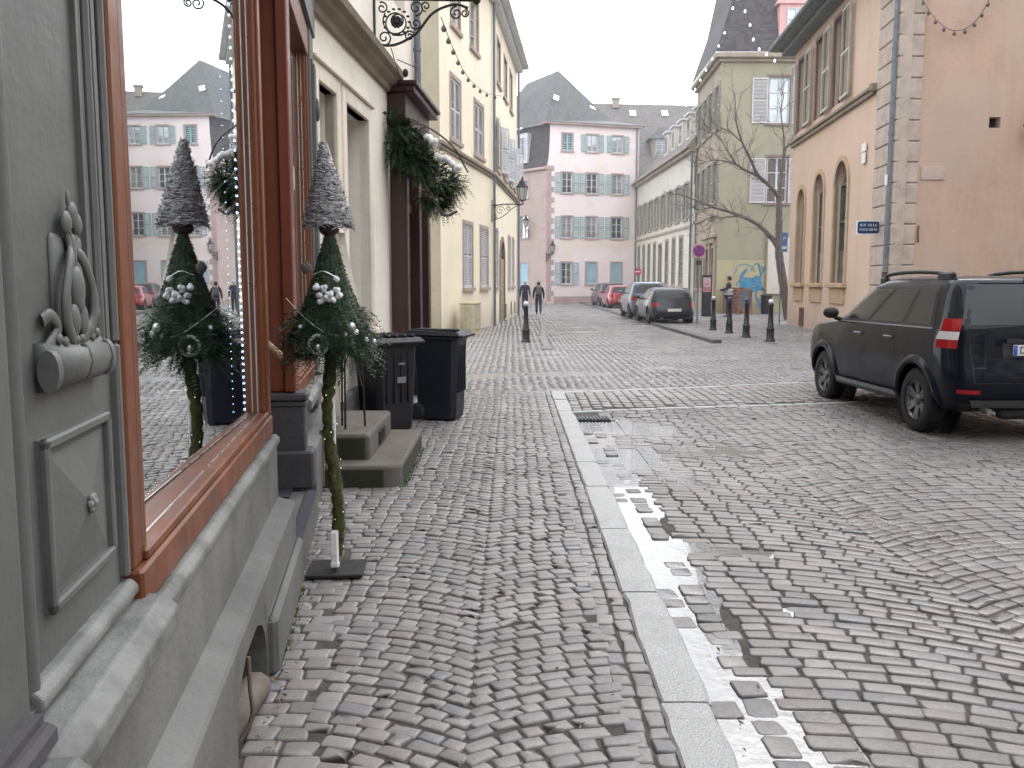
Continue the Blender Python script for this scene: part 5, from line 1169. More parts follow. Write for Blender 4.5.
for o in uw: surr(org, FW, o, mvs, .12, .035, 0)
b = MB(FW); b.box(-.4, LW_-.2, -.75, .05, ZW, ZW+.1); b.box(-.4, LW_-.2, -.45, .05, ZW-.15, ZW, None, .02); b.tube([(-.5, -.8, ZW+.12), (LW_-.2, -.8, ZW+.12)], .09, 8); b.build('eave', M['eave'], org)
b = MB(FW); b.add([(-.4, -.8, ZW+.15), (LW_-.2, -.8, ZW+.15), (LW_-.2, 5, ZW+4.5), (-.4, 5, ZW+4.5)], [(0, 1, 2, 3)]); b.box(LW_-.25, LW_, .02, 6, ZW-.05, 13); b.build('roof', M['roof2'], org)
b = MB(FW); pu = LW_-.02; b.tube([(pu, -.11, 1.9), (pu, -.11, 13)], .055, 10)
for z in (3.2, 5.2, 7.2, 9.2): b.tube([(pu, -.11, z), (pu, -.11, z+.06)], .068, 10)
b.build('downpipe', M['zinc'], org)
b = MB(FW); b.tube([(pu, -.11, .05), (pu, -.11, 1.88)], .068, 10); b.build('downpipe_shoe', M['rust'], org)
b = MB(FW); b.box(pu-.06, pu+.06, -.19, -.16, 3.98, 4.24); b.build('pipe_label', M['plate_w'], org)
b = MB(FW); b.box(1.95, 2.55, -.03, .02, .12, .75); b.build('cellar_hatch', M['rust'], org)
b = MB(FE); b.box(.68, 1.28, -.03, .02, 4.12, 4.45, None, .006); b.build('plaque', stucco('grey_plaque', lin(182, 164, 152), .85, 4, .3, .6, .1), org)
b = MB(FE); b.tube(bent([(.68, -.03, 3.0), (.65, -.06, 2.85), (.67, -.05, 2.6)], 6), .02, 6); b.build('wall_hook', M['rust'], org)
# enamel street name plate
FG = frame(9.10, 23.3, 0, 3.01); sg = FG.translation
sgn = empty('street_sign', 'small navy enamel street name plate on the stone corner of the salmon building', 'sign', sg.x, sg.y, 0, sg.z)
def rrect(w_, h, r, n=5):
    pts = []
    for cx, cz, a0 in ((w_/2-r, h/2-r, 0), (-w_/2+r, h/2-r, 90), (-w_/2+r, -h/2+r, 180), (w_/2-r, -h/2+r, 270)):
        for k in range(n+1): a = R(a0+90*k/n); pts.append((cx+r*math.cos(a), cz+r*math.sin(a)))
    return pts
b = MB(FG); b.prism(rrect(.60, .36, .02), -.012, .012, 'y'); b.build('border', M['sign_w'], sgn)
b = MB(FG); b.prism(rrect(.55, .30, .05), -.02, -.013, 'y'); b.build('plate', M['sign_b'], sgn)
text('RUE  DE LA', .085, M['sign_w'], FG @ Matrix.Translation((0, -.024, .055)), sgn); text('PORTE NEUVE', .082, M['sign_w'], FG @ Matrix.Translation((0, -.024, -.06)) @ Matrix.Diagonal((.86, 1, 1, 1)), sgn)
b = MB(FG); b.box(.2, .5, .0, .02, -.12, -.1); b.box(.2, .5, .0, .02, .1, .12); b.build('wall_strap', M['zinc'], sgn)
FG2 = FW @ Matrix.Translation((8.9, -.05, 4.95)); sg = FG2.translation
hs_ = empty('small_sign', 'tiny white square sign high on the salmon wall near the quoins', 'sign', sg.x, sg.y, R(-94.8), sg.z); b = MB(FG2); b.box(-.16, .16, -.01, .01, -.14, .14, None, .004); b.box(-.2, .2, -.008, .01, .18, .4, None, .004); b.build('plate', M['plate_w'], hs_)
c = FE @ Vector((3.35, -.0, 5.4)); lm = empty('wall_lamp', 'dark metal lamp bracket at the right edge on the salmon wall', 'lamp', c.x, c.y, R(3), c.z); b = MB(FE @ Matrix.Translation((3.35, 0, 5.4)))
b.tube([(0, 0, .5), (0, -.35, .5), (0, -.45, .3)], .025, 8); b.lathe([(.02, .28), (.1, .22), (.35, .05), (.38, 0), (.36, -.03), (.12, -.02)], 16, Matrix.Translation((0, -.45, 0))); b.box(-.1, .1, -.03, 0, .3, .7); b.build('lamp_arm', M['iron'], lm)

# ---------------------------------------------------------------- houses closing the street behind the viewer
def plain_house(name, label, x, y, rz, L, H, m_, nf):
    F = frame(x, y, rz); r = empty(name, label, 'building', x, y, rz); ops = [(1+2.6*k, 2.1+2.6*k, 1.2+3.3*f, 3.0+3.3*f) for k in range(int((L-1.5)/2.6)) for f in range(nf)]
    b = MB(F); wall(b, 0, L, 0, H, ops, .2); b.box(-.05, 0, 0, 7, 0, H); b.box(L, L+.05, 0, 7, 0, H); b.build('wall', m_, r)
    for o in ops: window(r, F, *o, .15); surr(r, F, o, M['rowstone'], .12, .03, .05)
    b = MB(F); b.add([(-.3, -.5, H), (L+.3, -.5, H), (L+.3, 5, H+4), (-.3, 5, H+4), (-.3, 10, H), (L+.3, 10, H)], [(0, 1, 2, 3), (3, 2, 5, 4)]); b.build('roof', M['roof2'], r); return r
plain_house('corner_house', 'beige three storey house closing the street behind the viewpoint', 22, -13, pi, 30, 10.5, M['rowwall'], 3)
plain_house('terrace_house', 'cream three storey house on the right behind the parked black car', 15.5, 16, -pi/2, 28, 10, M['cream'], 3)
# ================================================================ vehicles
LV = {'suv': [(.27, 1.86, -1.86, .80), (.31, 2.0, -1.98, .85), (.42, 2.12, -2.12, .885), (.56, 2.15, -2.15, .905), (.66, 2.15, -2.145, .91), (.80, 2.12, -2.10, .908), (.93, 2.06, -2.08, .90), (1.00, 1.94, -2.075, .895), (1.05, 1.62, -2.07, .888), (1.09, 1.2, -2.06, .88), (1.115, 1.02, -2.055, .872), (1.18, .88, -2.03, .855), (1.30, .66, -1.98, .82), (1.42, .44, -1.92, .785), (1.52, .22, -1.87, .75), (1.585, .0, -1.82, .71), (1.615, -.22, -1.74, .63), (1.632, -.5, -1.5, .48)],
      'estate': [(.20, 1.95, -1.9, .78), (.25, 2.08, -2.03, .83), (.38, 2.18, -2.14, .865), (.50, 2.21, -2.17, .875), (.62, 2.2, -2.14, .878), (.74, 2.12, -2.08, .872), (.80, 1.9, -2.06, .865), (.87, 1.4, -2.04, .855), (.91, .98, -2.02, .845), (.98, .82, -2.0, .83), (1.10, .55, -1.93, .79), (1.22, .28, -1.84, .74), (1.32, .02, -1.72, .69), (1.375, -.2, -1.6, .63), (1.40, -.45, -1.35, .5)],
      'mpv': [(.24, 1.85, -1.85, .80), (.28, 2.0, -1.98, .84), (.42, 2.1, -2.1, .87), (.58, 2.12, -2.12, .885), (.75, 2.08, -2.08, .885), (.90, 1.98, -2.05, .88), (.97, 1.6, -2.04, .87), (1.02, 1.15, -2.03, .86), (1.12, .95, -2.0, .84), (1.28, .68, -1.93, .80), (1.42, .42, -1.85, .76), (1.52, .12, -1.76, .70), (1.57, -.2, -1.66, .62), (1.59, -.5, -1.4, .45)]}
def car(kind, name, label, catg, x, y, rz, z, paint_, L=1, W_=1, H=1, wr=.335, wy=(1.32, -1.32), suv=False, plate='', far=False, group=None):
    lv = [(a*H, f*L, r*L, h*W_) for a, f, r, h in LV[kind]]; nx_ = 9 if kind == 'suv' else 7
    zs = np.array([l[0] for l in lv])
    def at(zv): return [float(np.interp(zv, zs, [l[i] for l in lv])) for i in (1, 2, 3)]
    def side(yv, zv):
        f, r, h = at(zv); a = (f-r)/2; c = (f+r)/2; s = min(.999, abs((yv-c)/a)); return h*(1-s**nx_)**(1/nx_)
    def endy(xv, zv, back=True):
        f, r, h = at(zv); a = (f-r)/2; c = (f+r)/2; s = min(.985, abs(xv/h)); d = a*(1-s**nx_)**(1/nx_); return c-d if back else c+d
    F = Matrix(); root = empty(name, label, catg, 0, 0, 0, 0, group); WM[root.name] = Matrix()
    zz = []; 
    for i in range(len(zs)-1):
        for k in range(2): zz.append(zs[i]+(zs[i+1]-zs[i])*k/2)
    zz.append(zs[-1]); n = 64; vs = []; fs = []
    for z_ in zz:
        f, r, h = at(z_); a = (f-r)/2; c = (f+r)/2
        for k in range(n):
            q = 2*pi*k/n; cx, sx_ = math.cos(q), math.sin(q); vs.append((h*math.copysign(abs(cx)**(2/nx_), cx), c+a*math.copysign(abs(sx_)**(2/nx_), sx_), z_))
    for i in range(len(zz)-1):
        for k in range(n): l = (k+1) % n; fs.append((i*n+k, i*n+l, i*n+n+l, i*n+n+k))
    ct = len(vs); vs.append((0, (lv[-1][1]+lv[-1][2])/2, zs[-1]+.006)); cb_ = len(vs); vs.append((0, 0, zs[0]))
    o = (len(zz)-1)*n; fs += [(o+k, o+(k+1) % n, ct) for k in range(n)]+[((k+1) % n, k, cb_) for k in range(n)]
    b = MB(); b.add(vs, fs); body = b.build('body', paint_, root)
    # wheel wells
    rw = wr+.065; cut = MB()
    for yw in wy:
        cyl = [(rw*math.cos(2*pi*k/40), rw*math.sin(2*pi*k/40)) for k in range(40)]
        for s_ in (-1, 1): cut.prism([(yw+p[0], wr+p[1]) for p in cyl], s_*.55*W_, s_*1.2, 'x')
    co = cut.build('cutter', M['black'])
    md = body.modifiers.new('cut', 'BOOLEAN'); md.object = co; md.solver = 'EXACT'; bpy.context.view_layer.update()
    me = bpy.data.meshes.new_from_object(body.evaluated_get(bpy.context.evaluated_depsgraph_get())); body.modifiers.clear(); body.data = me; bpy.data.objects.remove(co)
    me.polygons.foreach_set('use_smooth', [p.area < .2 and (abs(p.normal.x) < 2) for p in me.polygons])
    try: me.set_sharp_from_angle(angle=R(38))
    except Exception: pass
    if len(me.materials) == 0: me.materials.append(paint_)
    def patch(poly, s_, off, m_, nm, par=root, nu=10, nv=6, thick=0):
        """poly: 4 corners (y,z) bottom-rear, bottom-front, top-front, top-rear on a side of the body"""
        b = MB(); g = []
        for j in range(nv+1):
            for i in range(nu+1):
                u, v = i/nu, j/nv; p = [poly[0][k]*(1-u)*(1-v)+poly[1][k]*u*(1-v)+poly[2][k]*u*v+poly[3][k]*(1-u)*v for k in (0, 1)]
                g.append((s_*(side(p[0], p[1])+off), p[0], p[1]))
        b.add(g, [(j*(nu+1)+i, j*(nu+1)+i+1, (j+1)*(nu+1)+i+1, (j+1)*(nu+1)+i) for j in range(nv) for i in range(nu)]); return b.build(nm, m_, par, smooth=True)
    def epatch(poly, off, m_, nm, back=True, par=root, nu=14, nv=5):
        b = MB(); g = []
        for j in range(nv+1):
            for i in range(nu+1):
                u, v = i/nu, j/nv; p = [poly[0][k]*(1-u)*(1-v)+poly[1][k]*u*(1-v)+poly[2][k]*u*v+poly[3][k]*(1-u)*v for k in (0, 1)]
                yv = endy(p[0], p[1], back); g.append((p[0], yv-off if back else yv+off, p[1]))
        b.add(g, [(j*(nu+1)+i, j*(nu+1)+i+1, (j+1)*(nu+1)+i+1, (j+1)*(nu+1)+i) for j in range(nv) for i in range(nu)]); return b.build(nm, m_, par, smooth=True)
    zbelt = {'suv': 1.10, 'estate': .93, 'mpv': 1.05}[kind]*H; ztop = {'suv': 1.52, 'estate': 1.33, 'mpv': 1.50}[kind]*H
    fB, rB, _ = at(zbelt); fT, rT, _ = at(ztop)
    for s_ in (-1, 1):
        a0, a1 = rB+.42*L, fB-.17*L; t0, t1 = rT+.34*L, fT-.10*L; m1 = .02*L; m0 = -.86*L+(.02 if suv else 0)
        patch([(a0, zbelt+.01), (a1, zbelt-.01), (t1, ztop), (t0, ztop)], s_, .004, M['black'], 'window_surround', nu=24)
        q = lambda u: (a0+(a1-a0)*u, t0+(t1-t0)*u)
        for i_, (u0, u1) in enumerate(((.02, .225), (.27, .585), (.63, .975))):
            B0, T0 = q(u0); B1, T1 = q(u1)
            if not (i_ == 2): T0, B0, T1, B1 = T0, B0, T1, B1
            patch([(B0, zbelt+.035), (B1, zbelt+.03), (T1, ztop-.03), (T0, ztop-.03)], s_, .008, M['glass_car'], 'side_window')
        if not far:
            for yv, z0_, z1_ in ((.055*L, .42, zbelt), (-.80*L+.02, .72, zbelt), (.98*L, .45, 1.0)):
                patch([(yv-.004, z0_), (yv+.004, z0_), (yv+.004+(.06 if yv > .9 else 0), z1_), (yv-.004+(.06 if yv > .9 else 0), z1_)], s_, .003, M['black'], 'door_seam', nu=1, nv=8)
            patch([(-.78*L, .415), (1.0*L, .415), (1.0*L, .422), (-.78*L, .422)], s_, .003, M['black'], 'door_seam', nu=12, nv=1)
            for yv in (.20*L, -.64*L):
                b = MB(); sx_ = side(yv, zbelt-.14); 
                b.tube([(s_*(sx_+.004), yv-.10, zbelt-.145), (s_*(sx_+.03), yv-.08, zbelt-.14), (s_*(sx_+.03), yv+.06, zbelt-.14), (s_*(sx_+.004), yv+.09, zbelt-.14)], .012, 8); b.build('door_handle', M['plastic_g'] if suv else paint_, root)
                patch([(yv-.07, zbelt-.18), (yv+.05, zbelt-.18), (yv+.05, zbelt-.11), (yv-.07, zbelt-.11)], s_, .002, M['black'], 'handle_recess', nu=2, nv=2)
            patch([(a0, zbelt-.006), (a1, zbelt-.02), (a1, zbelt-.004), (a0, zbelt+.01)], s_, .008, M['plastic_g'], 'belt_trim', nu=20, nv=1)
        # mirror
        b = MB(); ym = a1-.12; xm = side(ym, zbelt)
        b.tube([(s_*(xm-.02), ym+.02, zbelt-.01), (s_*(xm+.10), ym, zbelt+.03)], .03, 8); b.ball((s_*(xm+.15), ym, zbelt+.09), .10, 14, (1.1, .5, .75)); b.build('mirror', M['plastic'] if suv else paint_, root)
        # wheel arches
        for yw in wy:
            b = MB(); P = []
            for k in range(25):
                a = R(-14+208*k/24)
                for rr, off in ((rw-.01, .0), (rw-.002, .028 if suv else .012), (rw+.05, .030 if suv else .010), (rw+.085, .002 if suv else -.004)):
                    yy_, z_ = yw+rr*math.cos(a), wr+rr*math.sin(a); z_ = max(z_, zs[0]); P.append((s_*(side(yy_, z_)+off), yy_, z_))
            b.add(P, [(i*4+j, i*4+j+1, i*4+4+j+1, i*4+4+j) for i in range(24) for j in range(3)]); b.build('wheel_arch', paint_, root, smooth=True)
            b = MB(); b.prism([(yw+rw*.99*math.cos(2*pi*k/24), wr+rw*.99*math.sin(2*pi*k/24)) for k in range(24)], s_*.56*W_, s_*.58*W_, 'x'); b.build('wheel_well', M['black'], root)
            xo = side(yw, zbelt*.6)-.02; T = Matrix.Translation((s_*(xo-.10), yw, wr)) @ Matrix.Rotation(s_*pi/2, 4, 'Y')
            b = MB(T); rr = wr*.66; b.lathe([(rr*.98, -.09), (rr*1.0, .085), (rr*.93, .10), (rr*.88, .06), (rr*.86, -.02), (.03, -.03)], 28, None, True, False)
            ns = 5 if not suv else 6
            for k in range(ns*2 if suv else ns):
                a = 2*pi*(k//2 if suv else k)/ns+(.16*(1 if k % 2 else -1) if suv else 0); T2 = Matrix.Rotation(a, 4, 'Z'); b.add([(0, -.028, .05), (rr*.93, -.02 if suv else -.04, .085), (rr*.93, .02 if suv else .04, .085), (0, .028, .05), (0, -.028, .02), (rr*.93, -.022 if suv else -.05, .04), (rr*.93, .022 if suv else .05, .04), (0, .028, .02)], [(0, 1, 2, 3), (7, 6, 5, 4), (0, 4, 5, 1), (3, 2, 6, 7)], T2)
            b.lathe([(.055, .02), (.06, .07), (.03, .08)], 16); w_ = b.build('wheel', M['rim'], root)
            b = MB(T); tw = .105; b.lathe([(rr, -tw), (wr*.86, -tw-.005), (wr*.97, -tw*.8), (wr, -tw*.5), (wr, tw*.5), (wr*.97, tw*.85), (wr*.86, tw+.006), (rr*.98, tw)], 36, None, True, False)
            if not far:
                for k in range(48): b.box(-.012, .012, wr-.004, wr+.006, -tw*.75, tw*.75, Matrix.Rotation(2*pi*k/48, 4, 'Z'))
            b.build('tyre', M['tyre'], w_)
    # front and rear glass
    w_b, w_t = at(zbelt)[2]*.86, at(ztop)[2]*.84
    epatch([(-w_b, zbelt+.05), (w_b, zbelt+.05), (w_t, ztop+.03), (-w_t, ztop+.03)], .006, M['glass_car'], 'rear_window'); epatch([(-w_b, zbelt+.04), (w_b, zbelt+.04), (w_t, ztop+.02), (-w_t, ztop+.02)], .006, M['glass_car'], 'windscreen', False)
    if suv:
        for s_ in (-1, 1):
            for z0_, z1_, m_ in ((.965, 1.05, 'red_l'), (1.055, 1.14, 'clear_l'), (1.145, 1.275, 'red_l')):
                b = MB(); g = []
                for j in range(5):
                    for i in range(9):
                        z_ = z0_+(z1_-z0_)*j/4; a = i/8; xv = .66+(.155)*min(a*1.6, 1); h_ = at(z_)[2]
                        xm_ = h_-.022
                        if a < .85: xx = h_-.105+(xm_-h_+.105)*(a/.85); yv = endy(xx, z_)-.014; g.append((s_*xx, yv, z_))
                        else: yv = endy(xm_, z_)+(a-.85)*.06; g.append((s_*(side(yv, z_)+.014), yv, z_))
                b.add(g, [(j*9+i, j*9+i+1, (j+1)*9+i+1, (j+1)*9+i) for j in range(4) for i in range(8)]); b.build('tail_lamp', M[m_], root, smooth=True)
            # roof rails
            b = MB(); P = []
            for k in range(15):
                t = k/14; yv = -1.62+1.72*t; P.append((s_*.655, yv, H*1.60+.085*math.sin(pi*min(1, max(0, t)))**.35 if 0 < t < 1 else H*1.585))
            b.tube(P, .024, 8); b.box(s_*.655-.03, s_*.655+.03, -1.62, -1.30, 1.62, 1.765, None, .02); b.box(s_*.655-.03, s_*.655+.03, -.05, .12, 1.62, 1.72, None, .02); b.build('roof_rail', M['plastic'], root)
            patch([(-.86, .345), (.86, .345), (.86, .40), (-.86, .40)], s_, .035, M['plastic_g'], 'side_step', nu=14, nv=2)
            b = MB(); b.box(s_*.86-.03 if s_ > 0 else -.86-.03, s_*.86+.03 if s_ > 0 else -.86+.03, -.9, .9, .30, .37, None, .02); b.build('sill', M['plastic'], root)
        epatch([(-.82, .30), (.82, .30), (.84, .40), (-.84, .40)], .02, M['plastic'], 'bumper_trim'); epatch([(-.62, .35), (.62, .35), (.70, .44), (-.70, .44)], .035, M['plastic_g'], 'skid_plate')
        epatch([(-.80, .50), (-.60, .50), (-.60, .545), (-.80, .545)], .012, M['red_l'], 'reflector', nu=3, nv=1); epatch([(.60, .50), (.80, .50), (.80, .545), (.60, .545)], .012, M['red_l'], 'reflector', nu=3, nv=1)
        for P in ([(-.70, .62), (-.66, .64), (-.70, 1.05), (-.735, 1.0)],): pass
        for s_ in (-1, 1):
            epatch([(s_*.66, .62), (s_*.67, .62), (s_*.70, 1.10), (s_*.69, 1.10)], .004, M['black'], 'tailgate_seam', nu=1, nv=8)
        epatch([(-.66, .612), (.66, .612), (.66, .62), (-.66, .62)], .004, M['black'], 'tailgate_seam', nv=1)
        epatch([(-.36, .88), (.36, .88), (.36, 1.03), (-.36, 1.03)], .003, M['plastic'], 'plate_recess')
        epatch([(-.33, 1.03), (.33, 1.03), (.32, 1.07), (-.32, 1.07)], .02, M['plastic'], 'tailgate_handle')
        b = MB(); b.tube([(-.50, -2.02, .33), (-.50, -2.16, .32)], .032, 14); b.build('exhaust', M['plastic_g'], root)
        b = MB(); b.box(-.3, .3, -2.0, -1.9, .22, .34, None, .03); b.tube([(-.75, -1.32, .30), (.75, -1.32, .30)], .05, 8); b.build('underbody', M['black'], root)
        b = MB(); b.tube([(0, -1.55, 1.66), (0, -1.62, 1.66), (.0, -1.9, 1.72)], .006, 5); b.build('aerial', M['black'], root)
        epatch([(-.5, ztop+.075), (.5, ztop+.075), (.5, ztop+.082), (-.5, ztop+.082)], .06, paint_, 'spoiler', nv=2)
    else:
        zt_ = zbelt-.12*H
        for s_ in (-1, 1):
            epatch([(s_*.60*W_, zt_-.13), (s_*.84*W_, zt_-.13), (s_*.83*W_, zt_+.02), (s_*.60*W_, zt_+.02)], .01, M['red_l'], 'tail_lamp', nu=6, nv=2)
            epatch([(s_*.55*W_, .50*H), (s_*.83*W_, .50*H), (s_*.84*W_, .68*H), (s_*.58*W_, .66*H)], .01, M['clear_l'], 'headlight', False, nu=6, nv=2)
        epatch([(-.84*W_, .30), (.84*W_, .30), (.84*W_, .36), (-.84*W_, .36)], .012, M['plastic'], 'bumper_trim')
        b = MB(); b.tube([(-.45, endy(0, .3)+.1, .24), (-.45, endy(0, .3)-.02, .24)], .03, 10); b.build('exhaust', M['plastic_g'], root)
    zp = (.955 if suv else .55*H); yp = min(endy(0, zp-.05), endy(0, zp+.05))-.012
    b = MB(); b.box(-.26, .26, yp-.006, yp+.004, zp-.055, zp+.055, None, .002); b.build('number_plate', M['plate_w'], root)
    if suv:
        pl_ = root.children[-1]
        b = MB(); b.box(-.258, -.218, yp-.009, yp-.0065, zp-.05, zp+.05); b.build('blue_band', M['plate_b'], pl_)
        t_ = text(plate, .105, M['black'], Matrix.Translation((-.158, yp-.0085, zp-.002)), root, 'lettering', .001)
        b = MB()
        for k in range(12): a = k*pi/6; b.ball((-.238+.011*math.cos(a), yp-.010, zp+.022+.011*math.sin(a)), .0022, 5)
        b.build('stars', M['clear_l'], pl_)
        b = MB(); b.tube(spiral(0, 0, .035, .033, 0, .8, 0), .007, 6, True, Matrix.Translation((0, endy(0, 1.1)-.012, 1.10))); b.build('badge', M['silver'], root)
    root.location = (x, y, z); root.rotation_euler = (0, 0, rz); return root
# parked black SUV, its left rear wheel nearest
pr_ = G(918, 431, -.045); pf_ = G(829, 402, -.03)
ca = math.atan2(-(pf_.x-pr_.x), (pf_.y-pr_.y))-R(2); pr_.x += .05
dvx, dvy = -math.sin(ca), math.cos(ca); sxv = pr_.x+dvx*1.335+math.cos(ca)*.80; syv = pr_.y+.05+dvy*1.335+math.sin(ca)*.80
car('suv', 'parked_car', 'blue-black compact SUV with roof rails parked nearest on the right', 'car', sxv, syv+.0, ca, -.045, M['carblk'], 1, 1, 1.055, .352, (1.335, -1.335), True, 'D')
gp = 'cars parked in line along the right kerb'
car('estate', 'parked_car', 'dark grey estate car half on the pavement, nearest of the far parked row', 'car', 6.1, 36.3, R(1.2), .03, M['cargrey'], 1.0, 1.0, 1.0, .31, (1.3, -1.3), False, '', True, gp)
car('mpv', 'parked_car', 'silver blue people carrier parked just beyond the dark grey estate', 'car', 6.05, 41.6, R(.5), .03, M['carblue'], 1.0, .98, 1.02, .32, (1.3, -1.3), False, '', True, gp)
car('mpv', 'parked_car', 'small bright red hatchback further down the parked row', 'car', 6.62, 56.6, R(3), .03, M['carred'], .88, .95, .9, .31, (1.15, -1.15), False, '', True, gp)
car('mpv', 'parked_car', 'dark maroon car parked last in the row before the pink building', 'car', 6.55, 61.8, R(5), .03, M['carmar'], .95, 1.0, 1.0, .32, (1.25, -1.25), False, '', True, gp)
# ================================================================ street furniture
def bollard(label, p, cap, grp='black cast-iron bollards'):
    r = empty('bollard', label, 'bollard', p.x, p.y, 0, p.z, grp); F = frame(p.x, p.y, 0, p.z)
    b = MB(F); b.lathe([(.135, -.02), (.135, .03), (.115, .04), (.105, .06), (.098, .28), (.11, .30), (.11, .33), (.085, .36), (.065, .60), (.058, .92), (.075, .93), (.078, .96), (.06, .975), (.04, .99)], 18); b.build('post', M['iron'], r)
    b = MB(F); b.ball((0, 0, 1.045), .072, 14, (1, 1, .9)); b.build('cap', cap, r)
bollard('single black bollard with white cap on the left pavement behind the bins', G(526, 342), M['white_p'], 'black cast-iron bollards')
bollard('white-capped black bollard nearest the information totem, leftmost of the right-hand row', G(713, 330, .07), M['white_p'])
bollard('second bollard of the right-hand row with a dull blue cap in front of the man', G(729, 333, .07), M['bluetip'])
bollard('third bollard of the right-hand row with a dull blue cap before the wooden board', G(746, 337, .07), M['bluetip'])
bollard('white-capped black bollard nearest the camera at the right end of the row', G(770, 341, .07), M['white_p'])
def post_sign(name, label, p, h, r0=.03):
    F = frame(p.x, p.y, 0, p.z); r = empty(name, label, 'sign', p.x, p.y, 0, p.z); b = MB(F); b.tube([(0, 0, -.02), (0, 0, h)], r0, 10); b.lathe([(.09, 0), (.08, .02), (.04, .03)], 12); b.build('pole', M['zinc'], r); return r, F
def disc(b, r_, y, n=28, x=0, z=0): b.prism([(x+r_*math.cos(2*pi*k/n), z+r_*math.sin(2*pi*k/n)) for k in range(n)], y-.004, y, 'y')
p = Vector((6.98, 34.0, .07)); r, F = post_sign('no_stopping_sign', 'round purple-faded no stopping sign with red cross on a grey pole behind the grey estate', p, 2.9)
T = F @ Matrix.Translation((0, -.04, 2.72)); b = MB(T); b.box(-.25, .25, -.01, .0, -.25, .25, None, .003); b.build('back_plate', M['poster'], r); b = MB(T); disc(b, .22, -.012); b.build('red_ring', M['sign_red'], r); b = MB(T); disc(b, .175, -.018); b.build('blue_disc', M['sign_purple'], r)
b = MB(T @ Matrix.Rotation(pi/4, 4, 'Y')); b.box(-.18, .18, -.026, -.022, -.018, .018); b.box(-.018, .018, -.0215, -.0195, -.18, .18); b.build('cross', M['sign_red'], r)
b = MB(F); b.box(-.1, .1, -.05, -.03, 2.2, 2.36); b.build('small_plate', M['plastic'], r)
p = Vector((8.6, 62.0, .07)); r, F = post_sign('no_entry_sign', 'small round red no entry sign with white bar far down the street', p, 2.6)
T = F @ Matrix.Translation((0, -.04, 2.3)); b = MB(T); disc(b, .24, -.01); b.build('disc', M['noentry'], r); b = MB(T); b.box(-.17, .17, -.02, -.012, -.045, .045); b.build('bar', M['sign_w'], r)
p = G(779, 325, .07); r, F = post_sign('parking_sign', 'blue and white rectangular sign on a pale slim pole in front of the bare tree', p, 3.35, .025)
T = F @ Matrix.Translation((.08, -.035, 3.0)); b = MB(T); b.prism(rrect(.24, .70, .02), -.012, 0, 'y'); b.build('panel', M['sign_blue'], r); b = MB(T); b.prism(rrect(.18, .10, .01), -.018, -.013, 'y', Matrix.Translation((0, 0, -.2))); b.build('stripe', M['sign_w'], r)
text('P', .2, M['sign_w'], T @ Matrix.Translation((.0, -.016, .12)), r)
# information totem
F = frame(8.95, 41.6, R(-8), .07); tt = empty('information_totem', 'tall dark information totem with a faded poster on the right pavement', 'totem', 8.95, 41.6, R(-8), .07)
b = MB(F); b.box(-.22, .22, -.09, .09, 0, 1.9, None, .02); b.build('body', M['plastic'], tt); b = MB(F); b.box(-.17, .17, -.105, -.092, 1.12, 1.78, None, .003); b.build('poster', M['poster'], tt); b = MB(F); b.box(-.15, .15, -.112, -.106, 1.15, 1.35); b.box(-.1, .1, -.112, -.106, 1.45, 1.5); b.build('poster_print', M['poster_r'], tt)
# wooden boards, crate, bin and bench by the olive wall
p = G(745, 315, .07); F = frame(p.x, p.y, 0, .07); ab = empty('menu_board', 'wooden framed blackboard standing in front of the graffiti wall', 'board', p.x, p.y, 0, .07)
b = MB(F @ Matrix.Rotation(R(-8), 4, 'X')); b.box(-.36, -.29, -.02, .02, 0, 1.25); b.box(.29, .36, -.02, .02, 0, 1.25); b.box(-.29, .29, -.02, .02, 1.17, 1.25); b.box(-.29, .29, -.02, .02, .25, .33); b.build('frame', M['orangewood'], ab)
b = MB(F @ Matrix.Rotation(R(-8), 4, 'X')); b.box(-.29, .29, -.005, .01, .33, 1.17); b.build('board_face', paint('slate_board', (.10, .115, .13), .6, .7, 5, .1), ab)
b = MB(F); b.tube([(-.3, .0, 1.2), (-.3, .4, 0)], .02, 6); b.tube([(.3, .0, 1.2), (.3, .4, 0)], .02, 6); b.build('rear_legs', M['orangewood'], ab)
F = frame(11.15, 45.6, 0, .07); wb_ = empty('wooden_crate', 'tall red-brown wooden box between the man and the blackboard', 'crate', 11.15, 45.6, 0, .07)
b = MB(F); b.box(-.42, .42, -.3, .3, 0, .04); 
for k in range(7): b.box(-.42, .42, -.3, -.27, .04+k*.17, .19+k*.17, None, .005)
b.box(-.42, -.38, -.27, .3, .04, 1.24); b.box(.38, .42, -.27, .3, .04, 1.24); b.box(-.44, .44, -.32, .32, 1.24, 1.3, None, .008); b.build('planks', paint('red_brown_planks', lin(120, 74, 62), .6, .7, 4, .2), wb_)
p = G(766, 314, .07); F = frame(p.x, p.y, 0, .07); lb = empty('litter_bin', 'squat dark litter bin standing by the white wall panel', 'bin', p.x, p.y, 0, .07)
b = MB(F); b.lathe([(.24, 0), (.26, .05), (.27, .85), (.30, .87), (.30, .93), (.2, .98), (.02, 1.0)], 18); b.build('body', M['plastic'], lb); b = MB(F); b.box(-.12, .12, -.31, -.26, .68, .8); b.build('slot', M['black'], lb)
p = G(756, 313, .07); F = frame(p.x, p.y, 0, .07); pc = empty('picture_frame', 'small dark framed picture leaning low by the litter bin', 'picture', p.x, p.y, 0, .07); b = MB(F); b.box(-.2, .2, -.02, .02, .05, .6, None, .01); b.build('frame', M['plastic'], pc); b = MB(F); b.box(-.15, .15, -.03, -.021, .12, .53); b.build('picture', M['poster'], pc)
